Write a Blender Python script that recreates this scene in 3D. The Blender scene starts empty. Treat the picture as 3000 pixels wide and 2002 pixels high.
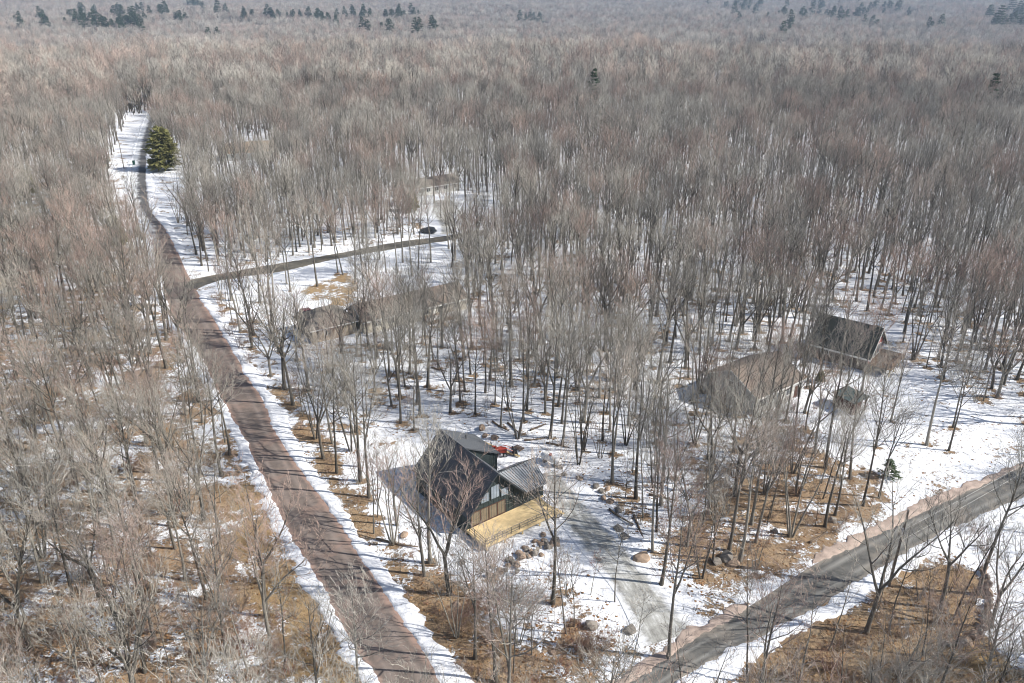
import bpy, math, random
import numpy as np
from mathutils import Vector, Matrix

sc = bpy.context.scene
R = math.radians

# ------------------------------------------------------------------ camera, sky, sun, exposure
HC = 64.0                       # camera height above the ground, metres
PITCH = math.atan((1001 + 40) / (28 / 36 * 3000))
cam_d = bpy.data.cameras.new('camera')
cam_d.lens = 28.0; cam_d.sensor_width = 36.0; cam_d.clip_start = 0.5; cam_d.clip_end = 20000
cam = bpy.data.objects.new('camera', cam_d)
sc.collection.objects.link(cam)
cam.location = (0, 0, HC); cam.rotation_euler = (R(90) - PITCH, 0, 0)
sc.camera = cam

SUN_EL, SUN_AZ = 39.0, 98.5      # azimuth clockwise from +Y
world = bpy.data.worlds.new('World'); sc.world = world; world.use_nodes = True
wn = world.node_tree.nodes; wl = world.node_tree.links
sky = wn.new('ShaderNodeTexSky'); sky.sky_type = 'NISHITA'; sky.sun_disc = False
sky.sun_elevation = R(SUN_EL); sky.sun_rotation = R(SUN_AZ)
wl.new(sky.outputs[0], wn['Background'].inputs[0]); wn['Background'].inputs[1].default_value = 0.095
sun_d = bpy.data.lights.new('sun', 'SUN'); sun_d.energy = 5.0; sun_d.angle = R(0.5); sun_d.color = (1.0, 0.95, 0.88)
sun = bpy.data.objects.new('sun', sun_d); sc.collection.objects.link(sun)
to_sun = Vector((math.cos(R(SUN_EL)) * math.sin(R(SUN_AZ)), math.cos(R(SUN_EL)) * math.cos(R(SUN_AZ)), math.sin(R(SUN_EL))))
sun.rotation_euler = (-to_sun).to_track_quat('-Z', 'Y').to_euler()
sc.view_settings.view_transform = 'Standard'; sc.view_settings.look = 'None'
sc.view_settings.gamma = 1.0; sc.view_settings.exposure = 0.33; sc.view_settings.use_curve_mapping = False
sc.render.engine = 'CYCLES'
sc.cycles.max_bounces = 4; sc.cycles.diffuse_bounces = 2; sc.cycles.glossy_bounces = 2; sc.cycles.volume_bounces = 0
sc.cycles.use_denoising = True; sc.cycles.adaptive_threshold = 0.04; sc.cycles.time_limit = 900
sc.cycles.filter_width = 1.0; sc.cycles.use_light_tree = False

# ------------------------------------------------------------------ ground mapping (photo pixel -> point on the ground)
FPX = 28 / 36 * 3000
SP, CP = math.sin(PITCH), math.cos(PITCH)
def G(px, py, z=0.0):
    u = (px - 1500) / FPX; v = (py - 1001) / FPX
    Z = (HC - z) / (SP + v * CP)
    return (u * Z, Z * (CP - v * SP))
def GL(pts, z=0.0): return [G(x, y, z) for x, y in pts]
def project(x, y, z):
    d = HC - z; Z = y * CP + d * SP
    return 1500 + FPX * x / Z, 1001 + FPX * (d * CP - y * SP) / Z
rng = np.random.default_rng(7)
rnd = random.Random(11)

def cross(a, b): return np.array((a[1] * b[2] - a[2] * b[1], a[2] * b[0] - a[0] * b[2], a[0] * b[1] - a[1] * b[0]))
def nrm(a): return math.sqrt(a[0] * a[0] + a[1] * a[1] + a[2] * a[2]) or 1.0
# smooth value noise made of a few sine sums, for relief and stand density
_ph = rng.uniform(0, 6.28, (40, 2)); _dr = rng.uniform(0, 6.28, 40)
def wav(x, y, scale, n=6, off=0):
    s = 0
    for i in range(n):
        k = 2 * math.pi / scale * (0.6 + 0.25 * i)
        a = _dr[(off + i) % 40]
        s = s + np.sin(k * (x * math.cos(a) + y * math.sin(a)) + _ph[(off + i) % 40, 0])
    return s / n
def sm(e0, e1, x):
    t = np.clip((x - e0) / (e1 - e0), 0, 1); return t * t * (3 - 2 * t)
def inpoly(px, py, poly):
    res = np.zeros(np.shape(px), bool); n = len(poly)
    for i in range(n):
        x0, y0 = poly[i]; x1, y1 = poly[(i + 1) % n]
        c = ((y0 > py) != (y1 > py)) & (px < (x1 - x0) * (py - y0) / ((y1 - y0) or 1e-9) + x0)
        res ^= c
    return res
def seg_dist(px, py, line):
    d = np.full(np.shape(px), 1e9)
    for (x0, y0), (x1, y1) in zip(line[:-1], line[1:]):
        dx, dy = x1 - x0, y1 - y0; L = dx * dx + dy * dy or 1e-9
        t = np.clip(((px - x0) * dx + (py - y0) * dy) / L, 0, 1)
        d = np.minimum(d, np.hypot(px - x0 - t * dx, py - y0 - t * dy))
    return d
def smooth_line(pts, step):
    """Catmull-Rom through the points, then resampled about every step metres."""
    P = [pts[0]] + list(pts) + [pts[-1]]; out = []
    for i in range(1, len(P) - 2):
        p0, p1, p2, p3 = (np.array(P[i + k], float) for k in (-1, 0, 1, 2))
        n = max(2, int(np.linalg.norm(p2 - p1) / step))
        for k in range(n):
            t = k / n
            out.append(tuple(0.5 * (2 * p1 + (p2 - p0) * t + (2 * p0 - 5 * p1 + 4 * p2 - p3) * t * t + (3 * p1 - p0 - 3 * p2 + p3) * t ** 3)))
    out.append(tuple(P[-1])); return out

# roads: photo pixels of the two edges
R1_L = [(1180, 2140), (1085, 1973), (1000, 1837), (925, 1688), (873, 1607), (809, 1492), (750, 1360), (660, 1190), (566, 1020), (505, 930), (470, 830), (452, 740), (432, 670), (392, 610), (383, 560), (384, 510), (397, 440), (418, 372), (434, 330)]
R1_R = [(1395, 2140), (1298, 1999), (1213, 1867), (1141, 1760), (1072, 1649), (1000, 1538), (830, 1305), (779, 1190), (715, 1084), (650, 975), (587, 871), (545, 795), (523, 744), (490, 680), (440, 612), (431, 560), (428, 506), (432, 440), (446, 372), (456, 330)]
R2_T = [(480, 838), (600, 812), (757, 783), (880, 762), (1000, 741), (1162, 710), (1298, 693), (1430, 672)]
R2_B = [(500, 880), (640, 826), (808, 800), (900, 780), (1000, 758), (1170, 729), (1298, 709), (1430, 687)]
R3_T = [(1600, 2140), (1852, 1985), (2000, 1890), (2205, 1773), (2383, 1658), (2614, 1534), (2810, 1449), (3000, 1360), (3300, 1240)]
R3_B = [(1760, 2160), (1960, 2010), (2107, 1930), (2298, 1837), (2533, 1700), (2703, 1594), (2852, 1526), (3000, 1458), (3300, 1330)]
DR_L = [(1560, 1395), (1594, 1428), (1637, 1523), (1685, 1594), (1785, 1714), (1833, 1800), (1875, 1900)]
DR_R = [(1640, 1380), (1671, 1423), (1766, 1523), (1842, 1609), (1923, 1704), (1972, 1770), (2050, 1845)]
D5_L = [(1285, 690), (1290, 668), (1270, 640), (1255, 615), (1262, 590)]
D5_R = [(1335, 683), (1325, 660), (1335, 635), (1345, 605), (1330, 585)]
def resample(line, n):
    p = np.array(line, float); s = np.r_[0, np.cumsum(np.hypot(*np.diff(p, axis=0).T))]
    t = np.linspace(0, s[-1], n); return np.c_[np.interp(t, s, p[:, 0]), np.interp(t, s, p[:, 1])]
def edges(L, Rr, step=1.0):
    l = smooth_line(GL(L), step); r = smooth_line(GL(Rr), step)
    n = max(len(l), len(r)); l, r = resample(l, n), resample(r, n)
    return l, r
ROADS = {k: edges(*v) for k, v in dict(r1=(R1_L, R1_R), r2=(R2_T, R2_B), r3=(R3_T, R3_B), dr=(DR_L, DR_R), d5=(D5_L, D5_R)).items()}
def road_clear(x, y):
    """distance outside the nearest road edge (negative inside)"""
    d = np.full(np.shape(x), 1e9)
    for k, (l, r) in ROADS.items():
        c = (l + r) / 2; w = np.hypot(*(l - r).T).mean() / 2
        cc = c[::4] if len(c) > 40 else c
        d = np.minimum(d, seg_dist(x, y, [tuple(p) for p in cc] + [tuple(c[-1])]) - w)
    return d

# terrain height
def zt(x, y):
    x = np.asarray(x, float); y = np.asarray(y, float)
    z = 0.10 * wav(x, y, 9, 5) + 0.22 * wav(x, y, 31, 5, 7)
    flat = sm(-4, 14, road_clear(x, y)) if np.size(x) < 400000 else 1
    near_house = sm(10, 22, np.hypot(x - 0, y - 90))
    d = np.hypot(x, y)
    z = z * flat * near_house * (1 - sm(170, 240, d))
    far = sm(430, 620, d)
    ridge = 700 + 90 * wav(x, y, 900, 4, 3) + np.clip(-x, 0, 400) * -0.12
    dip = sm(ridge, ridge + 260, d)
    z = z + far * (3 * wav(x, y, 260, 4, 11) + 2) - 26 * dip
    z = z + dip * (10 * wav(x, y, 800, 4, 17)) * sm(900, 1300, d)
    z = z + 42 * sm(1300, 4600, d) + 12 * sm(2600, 5200, d)
    return z
def zt1(x, y): return float(zt(np.array([x]), np.array([y]))[0])
def Gt(px, py, lift=0.0):
    """where the ray of a pixel meets the terrain"""
    x, y = G(px, py, lift)
    if y < 0 or math.hypot(x, y) > 430:
        u = (px - 1500) / FPX; v = (py - 1001) / FPX
        s = np.linspace(150, 4500, 3000)
        X, Y, Zz = u * s, s * (CP - v * SP), HC - s * (SP + v * CP)
        below = np.nonzero(Zz < zt(X, Y) + lift)[0]
        i = below[0] if len(below) else len(s) - 1
        x, y = float(X[i]), float(Y[i])
    return x, y

# ------------------------------------------------------------------ mesh helpers
class MB:
    def __init__(s): s.v = []; s.f = []; s.m = []
    def add(s, vs, fs, mi=0):
        o = len(s.v); s.v.extend(vs); s.f.extend([tuple(i + o for i in f) for f in fs]); s.m.extend([mi] * len(fs)); return s
    def box(s, x0, x1, y0, y1, z0, z1, mi=0):
        vs = [(x, y, z) for z in (z0, z1) for y in (y0, y1) for x in (x0, x1)]
        return s.add(vs, [(0, 2, 3, 1), (4, 5, 7, 6), (0, 1, 5, 4), (2, 6, 7, 3), (0, 4, 6, 2), (1, 3, 7, 5)], mi)
    def hexa(s, p, mi=0):
        """8 corners: 4 bottom (ccw), 4 top"""
        return s.add(p, [(3, 2, 1, 0), (4, 5, 6, 7), (0, 1, 5, 4), (1, 2, 6, 5), (2, 3, 7, 6), (3, 0, 4, 7)], mi)
    def slab(s, quad, t, mi=0):
        """a quad (or polygon) given by its top corners, thickened downwards by t along its normal"""
        q = [Vector(p) for p in quad]; n = (q[1] - q[0]).cross(q[2] - q[0]).normalized()
        if n.z < 0: q.reverse(); n = -n
        k = len(q); vs = [tuple(p) for p in q] + [tuple(p - n * t) for p in q]
        fs = [tuple(range(k)), tuple(range(2 * k - 1, k - 1, -1))] + [(i, i + k, (i + 1) % k + k, (i + 1) % k) for i in range(k)]
        return s.add(vs, fs, mi)
    def tube(s, pts, rad, sides, mi=0, cap=False):
        P = [np.array(p, float) for p in pts]; n = len(P); vs = []; fs = []
        tip = rad[-1] <= 0
        d0 = P[-1] - P[0]; ref = np.array([1.0, 0, 0]) if abs(d0[2]) > 0.6 * nrm(d0) else np.array([0, 0, 1.0])
        for i in range(n - (1 if tip else 0)):
            d = P[min(i + 1, n - 1)] - P[max(i - 1, 0)]; d = d / nrm(d)
            a = cross(d, ref); a /= nrm(a); b = cross(d, a)
            for k in range(sides):
                t = 2 * math.pi * k / sides
                vs.append(tuple(P[i] + rad[i] * (math.cos(t) * a + math.sin(t) * b)))
        rings = n - (1 if tip else 0)
        for i in range(rings - 1):
            for k in range(sides):
                k2 = (k + 1) % sides
                fs.append((i * sides + k, i * sides + k2, (i + 1) * sides + k2, (i + 1) * sides + k))
        if tip:
            vs.append(tuple(P[-1])); o = (rings - 1) * sides
            for k in range(sides): fs.append((o + k, o + (k + 1) % sides, len(vs) - 1))
        elif cap:
            fs.append(tuple(range((rings - 1) * sides, rings * sides)))
        if cap: fs.append(tuple(range(sides - 1, -1, -1)))
        return s.add(vs, fs, mi)
    def mesh(s, name, mats, smooth=False):
        me = bpy.data.meshes.new(name); me.from_pydata(s.v, [], s.f)
        for m in (mats if isinstance(mats, (list, tuple)) else [mats]): me.materials.append(m)
        if any(s.m): me.polygons.foreach_set('material_index', s.m)
        if smooth: me.polygons.foreach_set('use_smooth', [True] * len(s.f))
        me.update(); return me
def link(o):
    sc.collection.objects.link(o); return o
def obj(name, me, parent=None, kind=None):
    o = link(bpy.data.objects.new(name, me))
    if parent is not None: o.parent = parent
    if kind: o['kind'] = kind
    return o
def part(name, mb, mat, parent, kind=None, smooth=False): return obj(name, mb.mesh(name, mat, smooth), parent, kind)
def tag(o, label, cat, group=None):
    o['label'] = label; o['category'] = cat
    if group: o['group'] = group
    return o
def thing(name, label, cat, loc=(0, 0, 0), rz=0, group=None):
    o = link(bpy.data.objects.new(name, None)); o.empty_display_size = 0.3
    o.location = loc; o.rotation_euler = (0, 0, rz); return tag(o, label, cat, group)

# ------------------------------------------------------------------ materials
class NT:
    def __init__(s, name, rough=0.9, spec=0.2):
        s.m = bpy.data.materials.new(name); s.m.use_nodes = True; s.t = s.m.node_tree
        s.b = s.t.nodes['Principled BSDF']; s.b.inputs['Roughness'].default_value = rough
        s.b.inputs['Specular IOR Level'].default_value = spec
    def n(s, ty, **kw):
        x = s.t.nodes.new(ty)
        for k, v in kw.items(): setattr(x, k, v)
        return x
    def l(s, a, b): s.t.links.new(a, b)
    def noise(s, scale, detail=4, rough=0.6, vec=None, dist=0.0):
        x = s.n('ShaderNodeTexNoise'); x.inputs['Scale'].default_value = scale; x.inputs['Detail'].default_value = detail
        x.inputs['Roughness'].default_value = rough; x.inputs['Distortion'].default_value = dist
        if vec is not None: s.l(vec, x.inputs['Vector'])
        return x.outputs[0]
    def ramp(s, fac, stops):
        x = s.n('ShaderNodeValToRGB'); s.l(fac, x.inputs[0]); e = x.color_ramp.elements
        while len(e) < len(stops): e.new(0.5)
        for q, (p, c) in zip(e, stops): q.position = p; q.color = (*c, 1) if len(c) == 3 else c
        return x.outputs[0]
    def math(s, op, a, b=None, clamp=False):
        x = s.n('ShaderNodeMath', operation=op, use_clamp=clamp)
        for i, v in enumerate((a, b)):
            if v is None: continue
            if isinstance(v, (int, float)): x.inputs[i].default_value = v
            else: s.l(v, x.inputs[i])
        return x.outputs[0]
    def mix(s, f, a, b):
        x = s.n('ShaderNodeMix', data_type='RGBA')
        for i, v in ((0, f), (6, a), (7, b)):
            if isinstance(v, (int, float)): x.inputs[i].default_value = v
            elif isinstance(v, tuple): x.inputs[i].default_value = (*v, 1)
            else: s.l(v, x.inputs[i])
        return x.outputs[2]
    def mapr(s, v, a, b, c=0.0, d=1.0):
        x = s.n('ShaderNodeMapRange'); s.l(v, x.inputs[0])
        for i, q in enumerate((a, b, c, d)): x.inputs[i + 1].default_value = q
        return x.outputs[0]
    def pos(s): return s.n('ShaderNodeNewGeometry').outputs['Position']
    def obj(s): return s.n('ShaderNodeTexCoord').outputs['Object']
    def bump(s, h, strength, dist):
        x = s.n('ShaderNodeBump'); s.l(h, x.inputs['Height']); x.inputs['Strength'].default_value = strength; x.inputs['Distance'].default_value = dist
        s.l(x.outputs[0], s.b.inputs['Normal'])
    def col(s, c):
        if isinstance(c, tuple): s.b.inputs['Base Color'].default_value = (*c, 1)
        else: s.l(c, s.b.inputs['Base Color'])
        return s.m

def simple(name, c, rough=0.7, var=0.25, scale=3.0, spec=0.3, metal=0.0):
    t = NT(name, rough, spec); t.b.inputs['Metallic'].default_value = metal
    n = t.noise(scale, 5, 0.65, t.obj())
    lo = tuple(max(0, x * (1 - var)) for x in c); hi = tuple(min(1, x * (1 + var)) for x in c)
    return t.col(t.ramp(n, [(0.25, lo), (0.75, hi)]))

SNOW_A, SNOW_B = (0.80, 0.83, 0.88), (0.90, 0.91, 0.93)
def m_snow():
    t = NT('snow', 0.7, 0.25); p = t.pos()
    c = t.ramp(t.noise(0.5, 5, 0.6, p), [(0.3, SNOW_A), (0.7, SNOW_B)])
    dirt = t.mapr(t.noise(2.2, 6, 0.75, p), 0.62, 0.74)
    c = t.mix(t.math('MULTIPLY', dirt, 0.45), c, (0.42, 0.30, 0.20))
    t.bump(t.noise(1.3, 7, 0.65, p), 0.7, 0.35)
    return t.col(c)
def litter_color(t, p):
    a = t.ramp(t.noise(0.35, 4, 0.6, p), [(0.3, (0.21, 0.145, 0.095)), (0.5, (0.33, 0.235, 0.15)), (0.72, (0.42, 0.325, 0.225))])
    b = t.ramp(t.noise(3.1, 8, 0.8, p), [(0.30, (0.30, 0.27, 0.25)), (0.5, (0.95, 0.95, 0.95)), (0.72, (1.3, 1.25, 1.15))])
    x = t.n('ShaderNodeMix', data_type='RGBA', blend_type='MULTIPLY'); x.inputs[0].default_value = 1
    t.l(a, x.inputs[6]); t.l(b, x.inputs[7]); return x.outputs[2]
def m_ground():
    t = NT('ground_snow_and_leaves', 0.85, 0.15); p = t.pos()
    at = t.n('ShaderNodeAttribute', attribute_name='leaf').outputs['Fac']
    tan = t.n('ShaderNodeAttribute', attribute_name='tan').outputs['Fac']
    n1 = t.noise(0.16, 3, 0.5, p); n2 = t.noise(0.85, 9, 0.76, p, 0.6); n3 = t.noise(4.5, 4, 0.7, p)
    n = t.math('ADD', t.math('ADD', t.math('MULTIPLY', n1, 0.7), t.math('MULTIPLY', n2, 1.0)), t.math('MULTIPLY', n3, 0.35))   # centred about 1.02
    thr = t.math('SUBTRACT', 1.48, t.math('MULTIPLY', at, 0.92))
    k = t.mapr(t.math('SUBTRACT', n, thr), -0.015, 0.03)
    snow = t.ramp(t.noise(0.5, 5, 0.6, p), [(0.3, SNOW_A), (0.7, SNOW_B)])
    grass = t.ramp(t.noise(1.6, 7, 0.75, p), [(0.3, (0.24, 0.165, 0.08)), (0.55, (0.42, 0.295, 0.15)), (0.75, (0.50, 0.38, 0.22))])
    soil = t.mix(tan, litter_color(t, p), grass)
    h = t.math('ADD', t.noise(1.3, 7, 0.65, p), t.math('MULTIPLY', k, -0.35))
    t.bump(h, 0.8, 0.4)
    return t.col(t.mix(k, snow, soil))
def m_road(name, base, stain, snowpack=0.0, track=0.3, edge=0.5):
    t = NT(name, 0.85, 0.25); p = t.pos()
    uv = t.n('ShaderNodeUVMap').outputs[0]; s = t.n('ShaderNodeSeparateXYZ'); t.l(uv, s.inputs[0]); u = s.outputs[0]; v = s.outputs[1]
    lo = tuple(c * 0.72 for c in base); hi = tuple(c * 1.25 for c in base)
    c = t.ramp(t.noise(0.6, 8, 0.75, p), [(0.3, lo), (0.7, hi)])
    # lines of wear along the road
    tr = t.math('ABSOLUTE', t.math('SUBTRACT', t.math('ABSOLUTE', t.math('SUBTRACT', u, 0.5)), 0.22))
    tr = t.math('MULTIPLY', t.mapr(tr, 0.10, 0.0), t.noise(0.25, 3, 0.6, p))
    c = t.mix(t.math('MULTIPLY', tr, track * 2), c, tuple(min(1, q * 1.75 + 0.03) for q in base))
    # sand and salt stains
    st = t.mapr(t.noise(0.22, 6, 0.7, p, 0.8), 0.50, 0.68)
    c = t.mix(t.math('MULTIPLY', st, 0.65), c, stain)
    ed = t.math('ABSOLUTE', t.math('SUBTRACT', u, 0.5))
    ed = t.math('ADD', ed, t.math('MULTIPLY', t.math('SUBTRACT', t.noise(0.5, 5, 0.7, p), 0.5), 0.22))
    c = t.mix(t.math('MULTIPLY', t.mapr(ed, 0.36, 0.46), edge), c, tuple(min(1, q * 1.25) for q in stain))
    if snowpack:
        # packed snow creeping in from the edges and over the far end
        far = t.mapr(v, *snowpack)
        c = t.mix(t.math('MULTIPLY', far, 0.85), c, t.ramp(t.noise(0.4, 6, 0.7, p), [(0.3, (0.07, 0.078, 0.085)), (0.7, (0.15, 0.155, 0.155))]))
        sn = t.math('ADD', t.math('MULTIPLY', t.math('SUBTRACT', 0.62, u), 1.1), t.math('MULTIPLY', t.math('SUBTRACT', t.noise(0.35, 6, 0.65, p), 0.5), 1.4))
        c = t.mix(t.math('MULTIPLY', t.mapr(sn, 0.10, 0.35), far), c, (0.72, 0.74, 0.76))
    t.bump(t.noise(9, 3, 0.7, p), 0.25, 0.03)
    return t.col(c)
def m_drive():
    t = NT('packed_snow_drive', 0.8, 0.25); p = t.pos()
    uv = t.n('ShaderNodeUVMap').outputs[0]; s = t.n('ShaderNodeSeparateXYZ'); t.l(uv, s.inputs[0]); u = s.outputs[0]
    m = t.n('ShaderNodeMapping'); m.inputs['Scale'].default_value = (9, 0.25, 1); t.l(uv, m.inputs[0])
    st = t.noise(1.0, 5, 0.7, m.outputs[0])
    c = t.ramp(t.math('ADD', t.math('MULTIPLY', st, 0.5), t.math('MULTIPLY', t.noise(0.35, 6, 0.7, p), 0.5)), [(0.36, (0.19, 0.185, 0.17)), (0.5, (0.40, 0.40, 0.375)), (0.62, (0.66, 0.67, 0.66))])
    ed = t.math('ADD', t.math('ABSOLUTE', t.math('SUBTRACT', u, 0.5)), t.math('MULTIPLY', t.math('SUBTRACT', t.noise(0.7, 5, 0.7, p), 0.5), 0.4))
    c = t.mix(t.mapr(ed, 0.30, 0.46), c, (0.82, 0.84, 0.87))
    t.bump(t.noise(2.0, 6, 0.7, p), 0.5, 0.2)
    return t.col(c)
def m_bark(name, dark, mid, pale, tint=()):
    """bark or twigs; each tree takes its own shade from where it stands"""
    t = NT(name, 0.9, 0.12)
    oi = t.n('ShaderNodeObjectInfo')
    ln = t.noise(0.045, 2, 0.5, oi.outputs['Location'])
    r = oi.outputs['Random']
    base = t.ramp(t.math('ADD', t.math('MULTIPLY', ln, 0.55), t.math('MULTIPLY', r, 0.45)), [(0.2, dark), (0.48, mid), (0.78, pale)])
    if tint:
        # reddish stands: several trees together
        ln2 = t.noise(0.02, 2, 0.5, oi.outputs['Location'])
        k = t.mapr(t.math('ADD', t.math('MULTIPLY', ln2, 0.7), t.math('MULTIPLY', r, 0.3)), 0.53, 0.61)
        base = t.mix(t.math('MULTIPLY', k, 0.8), base, tint)
    g = t.noise(5, 5, 0.7, t.obj())
    x = t.n('ShaderNodeMix', data_type='RGBA', blend_type='MULTIPLY'); x.inputs[0].default_value = 1
    t.l(base, x.inputs[6]); t.l(t.ramp(g, [(0.3, (0.55, 0.55, 0.55)), (0.7, (1.2, 1.2, 1.2))]), x.inputs[7])
    return t.col(x.outputs[2])

M = {}
M['ground'] = m_ground(); M['snow'] = m_snow()
M['road1'] = m_road('old_asphalt_long_road', (0.188, 0.155, 0.135), (0.33, 0.225, 0.18), (170, 215), 0.35, 0.7)
M['road2'] = m_road('old_asphalt_side_road', (0.125, 0.118, 0.10), (0.26, 0.22, 0.16), 0.0, 0.2, 0.4)
M['road3'] = m_road('old_asphalt_right_road', (0.135, 0.133, 0.124), (0.30, 0.265, 0.22), 0.0, 0.8, 0.5)
M['sand'] = simple('pink_roadside_sand', (0.44, 0.35, 0.295), 0.9, 0.4, 0.8)
M['drive'] = m_drive()
M['bark'] = m_bark('bark', (0.075, 0.068, 0.056), (0.165, 0.15, 0.126), (0.38, 0.355, 0.305))
M['twig'] = m_bark('twigs', (0.32, 0.297, 0.255), (0.45, 0.42, 0.365), (0.61, 0.575, 0.51), (0.44, 0.30, 0.245))
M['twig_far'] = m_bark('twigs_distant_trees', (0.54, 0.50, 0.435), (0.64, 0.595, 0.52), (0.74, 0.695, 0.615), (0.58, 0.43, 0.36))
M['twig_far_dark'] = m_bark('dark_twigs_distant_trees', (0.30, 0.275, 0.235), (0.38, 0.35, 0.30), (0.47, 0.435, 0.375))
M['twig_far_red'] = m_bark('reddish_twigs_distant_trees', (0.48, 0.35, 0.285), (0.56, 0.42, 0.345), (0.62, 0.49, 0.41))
M['shrub'] = m_bark('shrub_twigs', (0.20, 0.14, 0.11), (0.32, 0.23, 0.18), (0.42, 0.34, 0.27), (0.32, 0.165, 0.13))
M['needle'] = simple('conifer_needles', (0.045, 0.072, 0.026), 0.85, 0.5, 0.9)
M['needle_gold'] = simple('yellow_green_needles', (0.17, 0.165, 0.058), 0.85, 0.5, 0.6)
M['log'] = simple('dead_wood', (0.17, 0.13, 0.095), 0.9, 0.4, 2.5)
M['litter'] = simple('dry_leaf_clumps', (0.26, 0.15, 0.075), 0.9, 0.5, 0.7)
M['grass'] = simple('dry_grass_blades', (0.40, 0.28, 0.13), 0.9, 0.4, 0.5)
M['rock'] = simple('field_stone', (0.26, 0.235, 0.205), 0.9, 0.4, 1.2)
M['rock_tan'] = simple('tan_field_stone', (0.36, 0.27, 0.20), 0.9, 0.4, 1.2)
M['siding_green'] = simple('dark_green_siding', (0.038, 0.052, 0.052), 0.65, 0.2, 2)
M['trim_dark'] = simple('charcoal_trim', (0.045, 0.052, 0.056), 0.5, 0.2, 2)
M['shingle'] = simple('charcoal_shingles', (0.10, 0.108, 0.118), 0.85, 0.3, 6)
M['metal_roof'] = simple('grey_standing_seam_metal', (0.25, 0.275, 0.30), 0.4, 0.08, 1.0, 0.5, 0.0)
M['glass'] = simple('dark_window_glass', (0.03, 0.036, 0.042), 0.08, 0.2, 1, 0.8)
M['glass_tan'] = simple('glass_painted_deck_reflection', (0.20, 0.165, 0.12), 0.1, 0.25, 0.8, 0.7)  # deck reflection painted into the pane as a tan base colour
M['glass_pale'] = simple('glass_painted_snow_reflection', (0.30, 0.35, 0.40), 0.1, 0.3, 0.8, 0.7)  # bright snow reflection painted in as a pale base colour
M['window_trim'] = simple('white_window_trim', (0.74, 0.74, 0.71), 0.6, 0.08, 2)
M['deck_wood'] = simple('new_yellow_deck_lumber', (0.70, 0.54, 0.30), 0.7, 0.18, 1.5)
M['brown_post'] = simple('red_brown_stained_timber', (0.10, 0.055, 0.04), 0.7, 0.2, 2)
M['stone_veneer'] = simple('tan_stone_veneer', (0.30, 0.23, 0.16), 0.85, 0.35, 3)
M['black_metal'] = simple('black_metal', (0.02, 0.02, 0.022), 0.45, 0.2, 2)
M['tan_siding'] = simple('tan_siding', (0.40, 0.34, 0.26), 0.8, 0.15, 1.5)
M['cream_siding'] = simple('cream_siding', (0.60, 0.55, 0.45), 0.8, 0.12, 1.5)
M['pale_siding'] = simple('pale_grey_white_siding', (0.58, 0.58, 0.55), 0.8, 0.1, 1.5)
M['blue_siding'] = simple('pale_blue_grey_siding', (0.36, 0.45, 0.47), 0.8, 0.12, 1.5)
M['red_siding'] = simple('faded_red_siding', (0.42, 0.17, 0.15), 0.8, 0.2, 2)
M['brown_siding'] = simple('weathered_brown_siding', (0.18, 0.145, 0.115), 0.85, 0.25, 2)
M['shingle_brown'] = simple('brown_shingles', (0.205, 0.165, 0.135), 0.9, 0.3, 4)
M['shingle_grey'] = simple('warm_grey_shingles', (0.20, 0.18, 0.155), 0.9, 0.3, 4)
M['shingle_tan'] = simple('tan_shingles', (0.30, 0.23, 0.165), 0.9, 0.25, 4)
M['shingle_black'] = simple('black_green_shingles', (0.045, 0.05, 0.045), 0.85, 0.3, 4)
M['shed_metal'] = simple('dark_green_metal_roof', (0.06, 0.085, 0.082), 0.5, 0.15, 1, 0.5)
M['old_deck'] = simple('weathered_deck_wood', (0.24, 0.17, 0.12), 0.85, 0.3, 2)
M['white_paint'] = simple('white_paint', (0.80, 0.80, 0.79), 0.4, 0.05, 1)
M['red_paint'] = simple('red_paint', (0.36, 0.05, 0.03), 0.4, 0.12, 2, 0.5)
M['rubber'] = simple('black_rubber', (0.02, 0.02, 0.02), 0.8, 0.2, 2)
M['steel'] = simple('grey_steel', (0.35, 0.35, 0.35), 0.45, 0.15, 3, 0.5, 0.5)
M['pole_wood'] = simple('weathered_pole_wood', (0.21, 0.175, 0.14), 0.9, 0.3, 3)
M['wire'] = simple('aluminium_wire', (0.60, 0.60, 0.58), 0.5, 0.05, 1, 0.5)
M['green_plastic'] = simple('green_plastic', (0.012, 0.07, 0.05), 0.5, 0.1, 1)
M['blue_plastic'] = simple('blue_plastic', (0.02, 0.10, 0.28), 0.5, 0.1, 1)
M['car_dark'] = simple('dark_blue_car_paint', (0.03, 0.035, 0.045), 0.25, 0.1, 1, 0.6)
M['car_red'] = simple('dark_red_car_paint', (0.11, 0.015, 0.02), 0.25, 0.1, 1, 0.6)

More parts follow.
